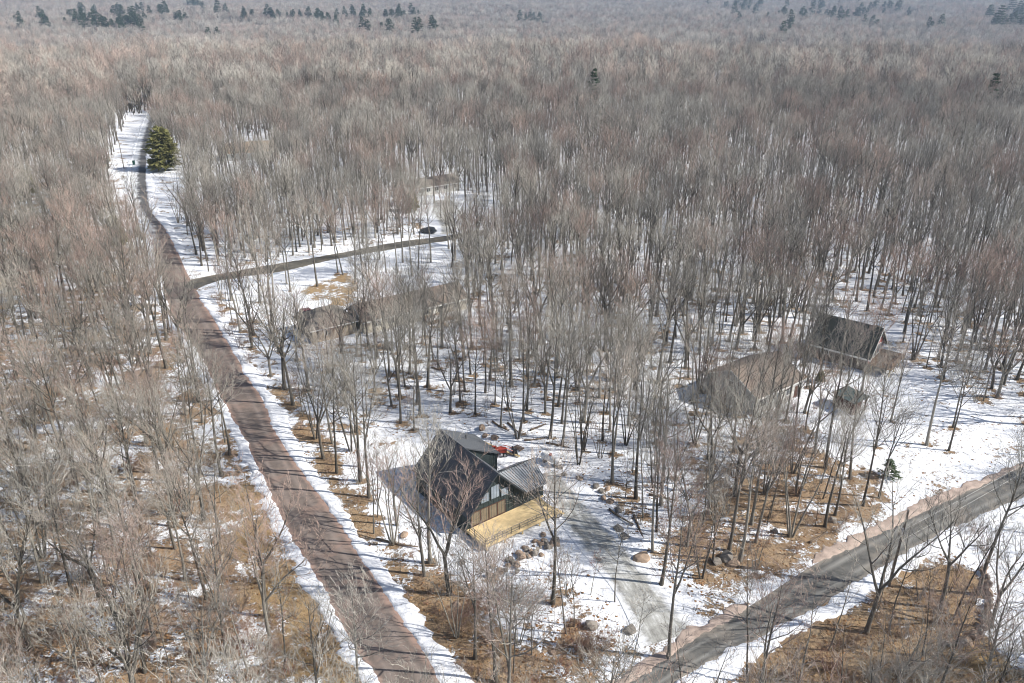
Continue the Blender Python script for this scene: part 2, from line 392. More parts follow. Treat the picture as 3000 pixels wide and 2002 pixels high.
# ------------------------------------------------------------------ ground
def axis(lo, hi, n0, n1, step, grow):
    a = list(np.arange(n0, n1 + 1e-6, step)); s = step
    while a[-1] < hi: s *= grow; a.append(a[-1] + s)
    s = step
    while a[0] > lo: s *= grow; a.insert(0, a[0] - s)
    return np.array(a)
gx = axis(-6000, 6000, -95, 105, 0.7, 1.12); gy = axis(-900, 7000, 52, 175, 0.7, 1.10)
GX, GY = np.meshgrid(gx, gy); fx, fy = GX.ravel(), GY.ravel()
fz = zt(fx, fy)
LEAF = [  # photo polygons: (leaf share, tan grass, points)
 (0.53, 0, [(-400, 2300), (1150, 2140), (980, 1837), (800, 1500), (640, 1180), (480, 900), (430, 700), (370, 560), (330, 480), (200, 470), (-600, 560)]),
 (0.70, 0.2, [(668, 960), (720, 1020), (800, 1120), (890, 1200), (960, 1290), (1010, 1400), (1100, 1500), (1180, 1640), (1260, 1690), (1400, 1740), (1480, 1850), (1560, 2102), (1420, 2102), (1330, 1960), (1225, 1800), (1100, 1600), (940, 1370), (850, 1220), (760, 1080)]),
 (0.62, 0.7, [(700, 1400), (770, 1490), (865, 1660), (950, 1830), (1050, 2002), (1100, 2102), (900, 2102), (830, 1950), (770, 1800), (700, 1600), (650, 1440)]),
 (0.08, 0, [(1090, 1330), (1330, 1240), (1560, 1320), (1680, 1400), (1790, 1500), (1960, 1740), (1900, 1850), (1740, 1720), (1600, 1640), (1500, 1660), (1380, 1690), (1290, 1640), (1150, 1480)]),
 (0.33, 0, [(1150, 1180), (1900, 1180), (1950, 1400), (1700, 1390), (1560, 1320), (1330, 1240)]),
 (0.58, 0.05, [(2050, 1480), (2300, 1330), (2560, 1330), (2600, 1420), (2560, 1500), (2400, 1590), (2200, 1740), (2080, 1800), (2000, 1750), (2020, 1600)]),
 (0.70, 0.2, [(2230, 1910), (2420, 1800), (2560, 1730), (2660, 1650), (2800, 1640), (2900, 1690), (2890, 1800), (2890, 1840), (2840, 1890), (2700, 2102), (2150, 2102), (2200, 1960)]),
 (0.72, 1.0, [(2890, 1840), (2960, 1880), (3010, 1960), (3010, 2102), (2780, 2102), (2840, 1890)]),
 (0.10, 0, [(2700, 1625), (2850, 1550), (3000, 1475), (3300, 1380), (3300, 2100), (3020, 1960), (2960, 1860), (2905, 1810), (2905, 1690), (2800, 1630)]),
 (0.33, 0, [(2330, 1190), (2480, 1080), (2650, 1060), (2800, 1170), (3000, 1270), (3000, 1350), (2800, 1430), (2650, 1480), (2590, 1400), (2450, 1380)]),
 (0.50, 0, [(2140, 1220), (2330, 1250), (2400, 1370), (2300, 1330), (2050, 1480), (2000, 1400)]),
 (0.20, 0, [(560, 790), (760, 800), (1000, 765), (1300, 720), (1330, 850), (1150, 880), (1000, 940), (870, 960), (800, 900)]),
 (0.55, 0.6, [(880, 850), (960, 810), (1040, 800), (1070, 850), (1080, 900), (1040, 935), (960, 890), (900, 870)]),
 (0.18, 0, [(1190, 590), (1470, 575), (1500, 640), (1300, 690), (1200, 680)]),
 (0.66, 0.6, [(1180, 640), (1250, 635), (1275, 665), (1190, 680)]),
 (0.80, 0.1, [(1370, 625), (1430, 608), (1480, 620), (1450, 640), (1390, 645)]),
 (0.55, 0, [(1480, 1860), (1700, 1830), (1850, 1860), (1880, 1940), (1600, 2102), (1500, 2102)]),
 (0.43, 0.2, [(280, 420), (380, 400), (400, 560), (440, 660), (420, 740), (330, 690), (310, 560)]),
]
wx = fx + 1.6 * wav(fx, fy, 7, 6, 2) + 1.6 * wav(fx, fy, 3.1, 6, 9) + 2.0 * wav(fx, fy, 16, 5, 5)
wy = fy + 1.8 * wav(fx, fy, 7, 6, 13) + 1.8 * wav(fx, fy, 3.1, 6, 19) + 2.4 * wav(fx, fy, 16, 5, 25)
leaf = np.where(fy < 230, 0.41, 0.36) * np.ones_like(fx); tan = np.zeros_like(fx)
for val, tn, poly in LEAF:
    k = inpoly(wx, wy, GL(poly)); leaf[k] = val; tan[k] = tn
leaf = leaf.reshape(GX.shape); tan = tan.reshape(GX.shape)
for _ in range(5):
    for a in (leaf, tan):
        a[1:-1, 1:-1] = (a[1:-1, 1:-1] * 2 + a[:-2, 1:-1] + a[2:, 1:-1] + a[1:-1, :-2] + a[1:-1, 2:]) / 6
nx, ny = len(gx), len(gy)
idx = np.arange(nx * ny).reshape(ny, nx)
quads = np.stack([idx[:-1, :-1], idx[:-1, 1:], idx[1:, 1:], idx[1:, :-1]], -1).reshape(-1, 4)
me = bpy.data.meshes.new('ground')
me.vertices.add(nx * ny); me.vertices.foreach_set('co', np.c_[fx, fy, fz].ravel())
me.loops.add(quads.size); me.loops.foreach_set('vertex_index', quads.ravel())
me.polygons.add(len(quads)); me.polygons.foreach_set('loop_start', np.arange(0, quads.size, 4)); me.polygons.foreach_set('loop_total', np.full(len(quads), 4))
me.polygons.foreach_set('use_smooth', np.ones(len(quads), bool))
for nm, arr in (('leaf', leaf), ('tan', tan)):
    a = me.attributes.new(nm, 'FLOAT', 'POINT'); a.data.foreach_set('value', arr.ravel().astype(np.float32))
me.update(); me.validate(); me.materials.append(M['ground'])
GROUND = obj('ground', me, None, 'structure')

# ------------------------------------------------------------------ roads, drives and ploughed banks
def road_mesh(name, key, mat, z, cross=6, kind='structure'):
    l, r = ROADS[key]; n = len(l); vs = []; fs = []; uvs = []
    s = np.r_[0, np.cumsum(np.hypot(*np.diff((l + r) / 2, axis=0).T))]
    for i in range(n):
        for k in range(cross + 1):
            t = k / cross; p = l[i] * (1 - t) + r[i] * t
            vs.append((p[0], p[1], 0)); uvs.append((t, s[i]))
    A = np.array(vs); A[:, 2] = np.maximum(zt(A[:, 0], A[:, 1]), -0.02) + z + 0.05 * (1 - (2 * np.array([u[0] for u in uvs]) - 1) ** 2)
    for i in range(n - 1):
        for k in range(cross):
            a = i * (cross + 1) + k; fs.append((a, a + 1, a + cross + 2, a + cross + 1))
    me = bpy.data.meshes.new(name); me.from_pydata([tuple(v) for v in A], [], fs)
    uvl = me.uv_layers.new(name='UVMap'); vi = np.empty(len(me.loops), int); me.loops.foreach_get('vertex_index', vi)
    uvl.data.foreach_set('uv', np.array(uvs)[vi].ravel().astype(np.float32))
    me.polygons.foreach_set('use_smooth', [True] * len(fs)); me.materials.append(mat)
    me.update()
    if me.polygons[0].normal.z < 0: me.flip_normals()
    o = obj(name, me, None, kind); return o
tag(road_mesh('road', 'r1', M['road1'], 0.075), 'long straight asphalt road running up past the house', 'road')
tag(road_mesh('road', 'r2', M['road2'], 0.065), 'narrow side road leaving the long road at the junction', 'road')
tag(road_mesh('road', 'r3', M['road3'], 0.075), 'dark asphalt road crossing the lower right corner', 'road')
tag(road_mesh('driveway', 'dr', M['drive'], 0.055), 'snow packed driveway beside the dark green chalet', 'driveway')
tag(road_mesh('driveway', 'd5', M['drive'], 0.055), 'snowy driveway of the pale house in the wood', 'driveway')

def bank(key, side, i0, i1, width, height, inset, seed, mat, name='snow_bank', label=''):
    """ridge of ploughed snow or sand along a road edge; offsets measured outwards from the edge"""
    l, r = ROADS[key]; e = (l if side == 'l' else r); o = (r if side == 'l' else l)
    n = len(e); a, b = int(i0 * n), max(int(i1 * n), int(i0 * n) + 3); e = e[a:b]; o = o[a:b]
    m = max(8, int(np.sum(np.hypot(*np.diff(e, axis=0).T)) / 0.4)); e = resample(e, m); o = resample(o, m)
    q = random.Random(seed); K = 8; vs = []; fs = []
    ph = [q.uniform(0, 6.28) for _ in range(8)]; ws = wo_ = 0.0
    for i in range(m):
        d = e[i] - o[i]; d = d / np.linalg.norm(d); t = i * 0.4
        ws = 0.75 * ws + q.gauss(0, 0.13); wo_ = 0.8 * wo_ + q.gauss(0, 0.16)
        win = inset + ws + 0.1 * math.sin(t * 0.31 + ph[0]) + q.uniform(-0.08, 0.08)
        wout = width * (1 + 0.15 * math.sin(t * 0.13 + ph[2])) + 1.6 * wo_
        hh = height * (1 + 0.3 * math.sin(t * 0.7 + ph[4]) + q.uniform(-0.2, 0.2))
        ends = min(1, i / 7, (m - 1 - i) / 7); wout *= 0.15 + 0.85 * math.sqrt(ends); win = win * ends - 0.3 * (1 - ends)
        for k in range(K + 1):
            u = k / K; off = -win + (win + wout) * u
            p = e[i] + d * off
            prof = math.sin(math.pi * u) ** 0.7 * (1.25 - 0.6 * u)
            h = 0.03 + hh * ends * prof * q.uniform(0.8, 1.2) if 0 < k < K else -0.14
            vs.append((p[0], p[1], h))
    A = np.array(vs); A[:, 2] += np.maximum(zt(A[:, 0], A[:, 1]), 0) + 0.06
    for i in range(m - 1):
        for k in range(K):
            c = i * (K + 1) + k; fs.append((c, c + 1, c + K + 2, c + K + 1))
    me = bpy.data.meshes.new(name); me.from_pydata([tuple(v) for v in A], [], fs); me.materials.append(mat)
    me.polygons.foreach_set('use_smooth', [True] * len(fs)); me.update()
    if sum(p.normal.z for p in me.polygons) < 0: me.flip_normals()
    o = obj(name, me, None, 'structure'); return o
bank('r1', 'l', 0.0, 0.42, 1.8, 0.13, 0.35, 1, M['snow'])
bank('r1', 'l', 0.42, 0.99, 1.3, 0.08, -0.1, 11, M['snow'])
bank('r1', 'r', 0.0, 0.305, 2.1, 0.14, 0.30, 2, M['snow'])
bank('r1', 'r', 0.375, 0.99, 2.4, 0.15, 0.25, 3, M['snow'])
bank('r2', 'l', 0.12, 0.98, 1.7, 0.14, 0.2, 4, M['snow'])
bank('r2', 'r', 0.10, 0.98, 1.8, 0.14, 0.2, 5, M['snow'])
bank('r3', 'l', 0.0, 0.27, 1.5, 0.10, 0.5, 6, M['sand'], 'sand_shoulder')
bank('r3', 'l', 0.37, 1.0, 1.4, 0.09, 0.7, 7, M['sand'], 'sand_shoulder')
bank('r3', 'r', 0.0, 1.0, 2.2, 0.14, 0.4, 8, M['snow'])
# ridge of snow just behind the sand

# ------------------------------------------------------------------ trees
def curve_path(q, p, d, L, n, up, wig):
    pts = [np.array(p, float)]; d = np.array(d, float)
    for i in range(n):
        d = d + np.array([q.gauss(0, wig), q.gauss(0, wig), q.gauss(0, wig * 0.6) + up]); d /= nrm(d)
        pts.append(pts[-1] + d * (L / n))
    return pts, d
def frame(d):
    ref = np.array([0, 0, 1.0]) if abs(d[2]) < 0.9 else np.array([1.0, 0, 0])
    a = cross(d, ref); a /= nrm(a); return a, cross(d, a)
def at_path(pts, t):
    f = t * (len(pts) - 1); i = min(int(f), len(pts) - 2); f -= i
    d = pts[i + 1] - pts[i]; return pts[i] * (1 - f) + pts[i + 1] * f, d / nrm(d)
def side_dir(q, d, ang, az=None):
    a, b = frame(d); az = q.uniform(0, 6.283) if az is None else az
    return math.cos(ang) * d + math.sin(ang) * (math.cos(az) * a + math.sin(az) * b)

def make_tree(seed, H, form, detail=1.0, thick=1.0, far=False):
    """returns (trunk builder, crown builder). form: F forest-grown, V vase, S slim, M several stems"""
    q = random.Random(seed); T, C = MB(), MB()
    stems = []   # (path, radii, first branch, crown scale)
    r0 = H * q.uniform(0.0095, 0.0120) * min(thick, 1.6)
    def stem(base, d, L, r, sides, n, up, wig, r_end=0.12):
        pts, dd = curve_path(q, base, d, L, n, up, wig)
        rad = [r * ((1 - i / n) * (1 - r_end) + r_end) for i in range(n + 1)]
        return pts, rad
    if form == 'F':
        pts, rad = stem((0, 0, -0.3), (q.gauss(0, 0.03), q.gauss(0, 0.03), 1), H * 0.93, r0, 6, 9, 0.05, 0.035)
        rad[0] *= 1.35; T.tube(pts, rad, 5 if far else 7); stems.append((pts, rad, q.uniform(0.42, 0.56), 1.08))
        if q.random() < 0.6:
            p, d = at_path(pts, q.uniform(0.38, 0.5)); dd = side_dir(q, d, R(q.uniform(18, 28)))
            p2, r2 = stem(p, dd, H * 0.48, r0 * 0.55, 5, 6, 0.10, 0.05); T.tube(p2, r2, 4 if far else 6); stems.append((p2, r2, 0.25, 0.75))
    elif form == 'V':
        hf = q.uniform(0.26, 0.42)
        pts, rad = stem((0, 0, -0.3), (q.gauss(0, 0.04), q.gauss(0, 0.04), 1), H * hf, r0 * 1.15, 7, 4, 0.04, 0.03, 0.75)
        rad[0] *= 1.35; T.tube(pts, rad, 5 if far else 7)
        k = q.choice((3, 3, 4)); az0 = q.uniform(0, 6.28)
        for i in range(k):
            p, d = at_path(pts, 0.97 - 0.06 * i)
            dd = side_dir(q, d, R(q.uniform(16, 34)), az0 + i * 6.28 / k + q.uniform(-0.4, 0.4))
            p2, r2 = stem(p, dd, H * (0.96 - hf) * q.uniform(0.85, 1.05), r0 * q.uniform(0.66, 0.82), 6, 7, 0.07, 0.07, 0.08)
            T.tube(p2, r2, 4 if far else 6); stems.append((p2, r2, q.uniform(0.18, 0.3), 0.9))
    elif form == 'S':
        pts, rad = stem((0, 0, -0.3), (q.gauss(0, 0.04), q.gauss(0, 0.04), 1), H * 0.97, r0 * 0.8, 6, 8, 0.04, 0.04, 0.08)
        T.tube(pts, rad, 4 if far else 6); stems.append((pts, rad, q.uniform(0.4, 0.55), 0.62))
    else:
        k = q.choice((3, 4, 5)); az0 = q.uniform(0, 6.28)
        for i in range(k):
            a = az0 + i * 6.28 / k; dd = (math.cos(a) * 0.2, math.sin(a) * 0.2, 1)
            p2, r2 = stem((0.16 * math.cos(a), 0.16 * math.sin(a), -0.3), dd, H * q.uniform(0.75, 1.0), r0 * 0.68, 6, 8, 0.03, 0.05, 0.08)
            T.tube(p2, r2, 4 if far else 6); stems.append((p2, r2, q.uniform(0.38, 0.5), 0.62))
    tot = sum(s[3] for s in stems)
    n1_all = (20 if form != 'S' else 13) * (0.65 if far else 1.0)
    tw = thick
    for pts, rad, t0, cs in stems:
        n1 = max(4, int(n1_all * cs / tot * (1.0 + 0.18 * (len(stems) - 1))))
        Lst = sum(np.linalg.norm(pts[i + 1] - pts[i]) for i in range(len(pts) - 1))
        az = q.uniform(0, 6.28)
        for i in range(n1):
            t = t0 + (1 - t0) * ((i + q.random() * 0.8) / n1) ** 0.92; t = min(t, 0.985)
            p, d = at_path(pts, t); az += 2.4 + q.uniform(-0.5, 0.5)
            prof = 1.0 - 0.62 * ((t - t0) / (1 - t0)) ** 1.2
            L1 = H * q.uniform(0.20, 0.32) * cs * prof + 0.5
            d1 = side_dir(q, d, R(q.uniform(32, 58)), az)
            rr = np.interp(t * (len(rad) - 1), range(len(rad)), rad) * q.uniform(0.5, 0.72)
            n = 3 if far else 5
            b1, _ = curve_path(q, p, d1, L1, n, 0.16 * 5 / n, 0.11)
            C.tube(b1, [rr * (1 - 0.9 * j / n) for j in range(n + 1)], 3 if far else 4, 0)
            n2 = max(2, int((3 + L1 * 1.05) * detail))
            for j in range(n2):
                t2 = 0.22 + 0.78 * (j + q.random()) / n2; t2 = min(t2, 0.98)
                p2, dd2 = at_path(b1, t2); L2 = L1 * q.uniform(0.28, 0.48) * (1.15 - 0.5 * t2) + 0.3
                d2 = side_dir(q, dd2, R(q.uniform(28, 55))); d2[2] += 0.15; d2 /= nrm(d2)
                r2 = max(0.020 * tw, rr * 0.55 * (1 - 0.5 * t2)); m = 1 if far else 3
                if far: b2 = [p2, p2 + d2 * L2]
                else: b2, _ = curve_path(q, p2, d2, L2, m, 0.14, 0.14)
                C.tube(b2, [r2 * (1 - 0.75 * s / m) for s in range(m + 1)] if not far else [r2, 0], 3, 1)
                n3 = max(2, int((1.5 + L2 * 1.7) * detail))
                for s in range(n3):
                    t3 = 0.15 + 0.85 * (s + q.random()) / n3; t3 = min(t3, 0.99)
                    p3, dd3 = at_path(b2, t3); L3 = L2 * q.uniform(0.3, 0.55) + 0.22
                    d3 = side_dir(q, dd3, R(q.uniform(22, 50))); d3[2] += 0.22; d3 /= nrm(d3)
                    r3 = 0.0135 * tw
                    if far: C.tube([p3, p3 + d3 * L3], [r3, 0], 3, 1); continue
                    b3, _ = curve_path(q, p3, d3, L3, 2, 0.1, 0.16)
                    C.tube(b3, [r3, r3 * 0.7, 0], 3, 1)
                    for w in range(1 if q.random() < 0.5 * detail else 0):
                        p4, dd4 = at_path(b3, q.uniform(0.2, 0.9)); d4 = side_dir(q, dd4, R(q.uniform(20, 45)))
                        C.tube([p4, p4 + d4 * (0.22 + L3 * q.uniform(0.35, 0.6))], [0.009 * tw, 0], 3, 1)
    return T, C

PROTO = []     # (form, height, trunk mesh, crown mesh)
for i, (form, H) in enumerate((('F', 18), ('F', 20), ('F', 17), ('F', 19), ('V', 18), ('V', 19), ('V', 16.5), ('S', 15), ('S', 13), ('M', 15), ('M', 16.5))):
    T, C = make_tree(100 + i, H, form)
    PROTO.append((form, H, T.mesh('trunk', M['bark'], True), C.mesh('crown', [M['bark'], M['twig']])))
SAP = []
for i in range(4):
    T, C = make_tree(300 + i, 7.0, 'S' if i < 2 else 'M', 0.7, 1.0)
    SAP.append((7.0, T.mesh('trunk', M['bark'], True), C.mesh('crown', [M['bark'], M['shrub']])))

# where trees stand: explicit ones from the photograph, then the rest of the wood
EXPL = [(1081, 1458), (1164, 1539), (1243, 1688), (1260, 1649), (1315, 1743), (1452, 1999), (1503, 1973), (1558, 1918), (1392, 1930), (1660, 1858), (1682, 1837), (1801, 1764), (1937, 1713), (1912, 1615), (1937, 1479), (1793, 1415), (1846, 1973), (1959, 1930),
 (2089, 1649), (2166, 1645), (2136, 1615), (2213, 1590), (2417, 1543), (2528, 1483), (2341, 1999), (2192, 1999), (2426, 1905), (2537, 1854), (2605, 1845), (2703, 1918), (2754, 1781), (2797, 1803), (2865, 1743),
 (2609, 1237), (2566, 1310), (2715, 1305), (2779, 1322), (2523, 1152), (2481, 1135), (2404, 1063), (2791, 1254), (2323, 1318),
 (1349, 1178), (1362, 1148), (1451, 1186), (1489, 1199), (1543, 1203), (1596, 1169), (1611, 1284), (1647, 1305), (1704, 1267), (1796, 1331), (1174, 1241), (1213, 1263), (1230, 1216), (1187, 1135), (1379, 1097), (1349, 999), (1766, 1292),
 (1210, 672), (1216, 668), (1190, 640), (1292, 640), (1305, 662), (1330, 690), (1245, 600), (1272, 597), (1315, 605), (1362, 650), (1400, 655), (1180, 615),
 (1100, 985), (1130, 1020), (1180, 985), (1212, 992), (1245, 985), (1080, 1012), (1150, 1035), (2300, 1235), (2250, 1230), (2200, 1245), (2165, 1215), (2270, 1260), (2120, 1200),
 (1140, 1100), (1168, 1090), (1200, 1096), (1222, 1110), (1100, 1080), (1060, 1060), (1270, 1060),
 (1112, 760), (1132, 800), (1180, 770), (1208, 812), (1082, 822), (930, 838), (850, 852), (800, 872), (760, 885), (700, 850), (1262, 770), (1040, 830),
 (990, 800), (1005, 806), (840, 830), (1060, 775), (1225, 790), (1165, 800)]
VASE = {(1315, 1743), (1243, 1688), (1164, 1539), (2537, 1854), (2754, 1781)}
SLIM = {(1503, 1973), (1558, 1918), (1660, 1858), (1682, 1837), (1801, 1764), (2192, 1999), (2341, 1999), (2797, 1803), (1846, 1973)}
SLIM |= {(2426, 1905), (2605, 1845), (2703, 1918)}
NO_TREES = [GL(p) for p in (
 [(1040, 1330), (1150, 1250), (1330, 1220), (1560, 1300), (1690, 1380), (1800, 1480), (1990, 1740), (2100, 1840), (1880, 1900), (1740, 1740), (1640, 1720), (1460, 1730), (1290, 1660), (1120, 1480)],
 [(2690, 1635), (2850, 1550), (3000, 1475), (3300, 1380), (3300, 2100), (3000, 1960), (2905, 1810), (2880, 1690)],
 [(2380, 1180), (2480, 1080), (2680, 1060), (2850, 1180), (3000, 1240), (3000, 1360), (2800, 1440), (2600, 1500), (2560, 1400), (2400, 1330)],
 [(600, 850), (760, 810), (1000, 765), (1300, 720), (1340, 830), (1180, 860), (1000, 940), (870, 1000), (780, 920)],
 [(1200, 595), (1450, 580), (1480, 640), (1330, 690), (1215, 680)],
 [(345, 420), (365, 360), (390, 335), (450, 335), (440, 420), (440, 560), (460, 640), (450, 690), (385, 680), (345, 640), (328, 590), (318, 500)],
 [(2080, 1060), (2330, 1040), (2370, 1200), (2240, 1240), (2080, 1180)],
 [(2380, 1020), (2440, 900), (2600, 930), (2650, 1090), (2520, 1110)],
 [(830, 850), (1050, 830), (1350, 810), (1380, 960), (1060, 1040), (860, 1010)],
 [(650, 440), (800, 425), (808, 470), (655, 480)],
 [(430, 505), (470, 470), (520, 470), (550, 500), (565, 640), (480, 650)],
 [(2190, 1930), (2290, 1845), (2340, 1860), (2240, 1960)],
 [(650, 1420), (700, 1400), (1050, 2002), (1100, 2102), (960, 2102), (860, 1930), (760, 1680)],
)]
THIN = [GL(p) for p in (
 [(620, 480), (830, 470), (850, 610), (640, 620)], [(110, 450), (200, 450), (215, 570), (120, 580)], [(2090, 480), (2270, 480), (2290, 600), (2090, 610)], [(-20, 850), (80, 850), (90, 1000), (-30, 1000)],
 [(2230, 1910), (2660, 1650), (2900, 1690), (2890, 1840), (3010, 2000), (3010, 2102), (2150, 2102)],
 [(2560, 1240), (2800, 1170), (3200, 1200), (3200, 1500), (2700, 1500)],
 [(1090, 1330), (960, 1290), (760, 1050), (1000, 1000), (1150, 1200)],
 [(1480, 1660), (1760, 1740), (1880, 1900), (1600, 2102), (1380, 2002), (1300, 1700)],
)]
pts = []; cell = {}
def try_add(x, y, dmin, kind, extra=None):
    c = (int(x // 4), int(y // 4))
    for i in range(-1, 2):
        for j in range(-1, 2):
            for (a, b) in cell.get((c[0] + i, c[1] + j), ()):
                if (a - x) ** 2 + (b - y) ** 2 < dmin * dmin: return False
    cell.setdefault(c, []).append((x, y)); pts.append((x, y, kind, extra)); return True
for p in EXPL:
    x, y = G(*p); try_add(x, y, 0.3, 'V' if p in VASE else 'S' if p in SLIM else 'F', p)
NS = 64000
ys = np.sqrt(rng.uniform(30 ** 2, 480 ** 2, NS)); xs = rng.uniform(-1, 1, NS) * (ys * 0.72 + 40)
rc_ = road_clear(xs, ys)
r1c = (ROADS['r1'][0] + ROADS['r1'][1]) / 2
left_wood = xs < np.interp(ys, r1c[:, 1], r1c[:, 0])
ok = rc_ > np.where(left_wood & (ys > 95) & (ys < 235), 1.0, 2.6) + 1.2 * rng.random(NS)
for poly in NO_TREES: ok &= ~inpoly(xs, ys, poly)
thin = np.zeros(NS, bool)
for poly in THIN: thin |= inpoly(xs, ys, poly)
dens = 0.5 + 0.5 * wav(xs, ys, 40, 5, 21)
for i in np.nonzero(ok)[0]:
    x, y = float(xs[i]), float(ys[i]); d = math.hypot(x, y)
    if thin[i]:
        if rnd.random() < (0.86 if y < 150 else 0.66): continue
        try_add(x, y, 3.8, 'r'); continue
    if y > 170 and dens[i] < 0.32 and rnd.random() < 0.55: continue
    dm = (2.65 if left_wood[i] else 2.6) + 1.5 * (1 - dens[i]) * rnd.random() + (0.35 if y < 130 else 0) + (0.4 if y > 260 else 0)
    try_add(x, y, dm, 'r')
print('trees', len(pts))
# snow melts first round the trunks
for p in pts:
    if p[1] > 185 or not 50 < p[1] or abs(p[0]) > 100: continue
    i, j = int(np.searchsorted(gx, p[0])), int(np.searchsorted(gy, p[1])); dr_ = 0.10 + 0.16 * ((p[0] * 7.3 + p[1] * 3.1) % 1)
    leaf[max(j - 1, 0):j + 1, max(i - 1, 0):i + 1] += dr_; leaf[max(j - 1, 0):j, max(i, 0):i + 2] += dr_ * 0.6
GROUND.data.attributes['leaf'].data.foreach_set('value', leaf.ravel().astype(np.float32))

def pick(kind, q):
    if kind == 'r': kind = q.choices('FVSM', (0.40, 0.17, 0.33, 0.10))[0]
    c = [i for i, p in enumerate(PROTO) if p[0] == kind]; return q.choice(c)
def shown(x, y, h):
    px, py = project(x, y, 0); tx, ty = project(x, y, h)
    return (-30 < px < 3030 and py < 2040 and py > 0) or (-10 < tx < 3010 and 20 < ty < 1950 and -90 < px < 3090)
cand = []
for k, (x, y, kind, extra) in enumerate(pts):
    q = random.Random(k * 7 + 3); i = pick(kind, q); s = q.uniform(0.82, 1.14)
    if kind == 'S' and extra: s *= 0.95
    if extra == (1315, 1743): i, s = 5, 1.08
    if shown(x, y, PROTO[i][1] * s): cand.append((math.hypot(x, y), k, i, s, q.uniform(0, 6.28), q.gauss(0, 0.022), q.gauss(0, 0.022)))
cand.sort(key=lambda c: (0 if pts[c[1]][3] else 1, c[0]))
single = cand[:300]; single_k = {c[1] for c in single}

# landmarks that the labels of trees, saplings and shrubs are told by
LM = [('the yellow timber deck', G(1480, 1560)), ('the white propane tank', G(1610, 1342)), ('the red tractor', G(1465, 1340)), ('the rear of the dark green chalet', G(1230, 1340)),
 ('the mouth of the snowy driveway', G(1960, 1850)), ('the stone rubble heap below the deck', G(1560, 1640)), ('the pole beside the dark road', G(2604, 1717)), ('the curved dry stone wall', G(2890, 1800)),
 ('the dark open shed', G(2490, 1190)), ('the black-roofed chalet', G(2510, 1040)), ('the white house with brown roof', G(2260, 1150)), ('the hip-roofed garage', G(940, 960)),
 ('the long ranch house', G(1200, 930)), ('the road junction', G(520, 830)), ('the lower left corner', G(20, 1990)), ('the lower right corner', G(2980, 1990)),
 ('the left edge halfway up', G(10, 1000)), ('the left edge three quarters down', G(10, 1500)), ('the lower end of the long road', G(1180, 1999)),
 ('the right end of the dark road', G(2990, 1410)), ('the bottom edge a sixth across', G(500, 1995)), ('the snow-free verge beside the long road', G(790, 1600)),
 ('the right edge halfway up', G(2990, 1000)), ('the centre of the picture', G(1500, 1001)), ('the point fifth across and two-thirds down', G(560, 1330)), ('the point fifth across and halfway down', G(560, 1150)),
 ('the middle of the bottom edge', G(1500, 1995)), ('the brown slope above the dark road', G(2250, 1560)), ('the boulders along the driveway', G(1800, 1520)), ('the point tenth across and three-fifths down', G(280, 1200))]
ORD = 'nearest|second nearest|third nearest|fourth nearest|fifth nearest|sixth nearest|seventh nearest|eighth nearest|ninth nearest|tenth nearest|eleventh nearest|twelfth nearest|thirteenth nearest|fourteenth nearest|fifteenth nearest|sixteenth nearest|seventeenth nearest|eighteenth nearest|nineteenth nearest|twentieth nearest'.split('|')
ORD += [t + ' nearest' for t in ('twenty-first twenty-second twenty-third twenty-fourth twenty-fifth twenty-sixth twenty-seventh twenty-eighth twenty-ninth thirtieth thirty-first thirty-second thirty-third thirty-fourth thirty-fifth thirty-sixth thirty-seventh thirty-eighth thirty-ninth fortieth forty-first forty-second forty-third forty-fourth forty-fifth forty-sixth forty-seventh forty-eighth forty-ninth fiftieth').split()]
for w_ in ('fifty', 'sixty', 'seventy', 'eighty', 'ninety'):
    if w_ != 'fifty': ORD.append(w_[:-1] + 'ieth nearest')
    ORD += [f'{w_}-{u_} nearest' for u_ in 'first second third fourth fifth sixth seventh eighth ninth'.split()]
def rank_labels(P):
    """for each point: (ordinal, landmark) with the smallest rank"""
    P = np.array(P); out = []
    rk = np.array([np.argsort(np.argsort(np.hypot(P[:, 0] - l[1][0], P[:, 1] - l[1][1]))) for l in LM])
    for i in range(len(P)):
        j = int(np.argmin(rk[:, i])); out.append((ORD[min(rk[j, i], len(ORD) - 1)], LM[j][0]))
    return out
LOOK = {'F': 'tall straight bare', 'V': 'spreading forked bare', 'S': 'slim bare', 'M': 'many-stemmed bare'}
rl = rank_labels([pts[c[1]][:2] for c in single])
for (d, k, i, s, rz, ax, ay), (o_, lm) in zip(single, rl):
    x, y = pts[k][:2]; form, H, tm, cm = PROTO[i]
    t = thing('bare_tree', f'{LOOK[form]} tree, {o_} tree to {lm}', 'tree', (x, y, zt1(x, y)), rz, 'leafless trees of the near wood')
    t.rotation_euler = (ax, ay, rz); t.scale = (s * rnd.uniform(0.92, 1.08), s * rnd.uniform(0.92, 1.08), s)
    obj('trunk', tm, t); obj('crown', cm, t)

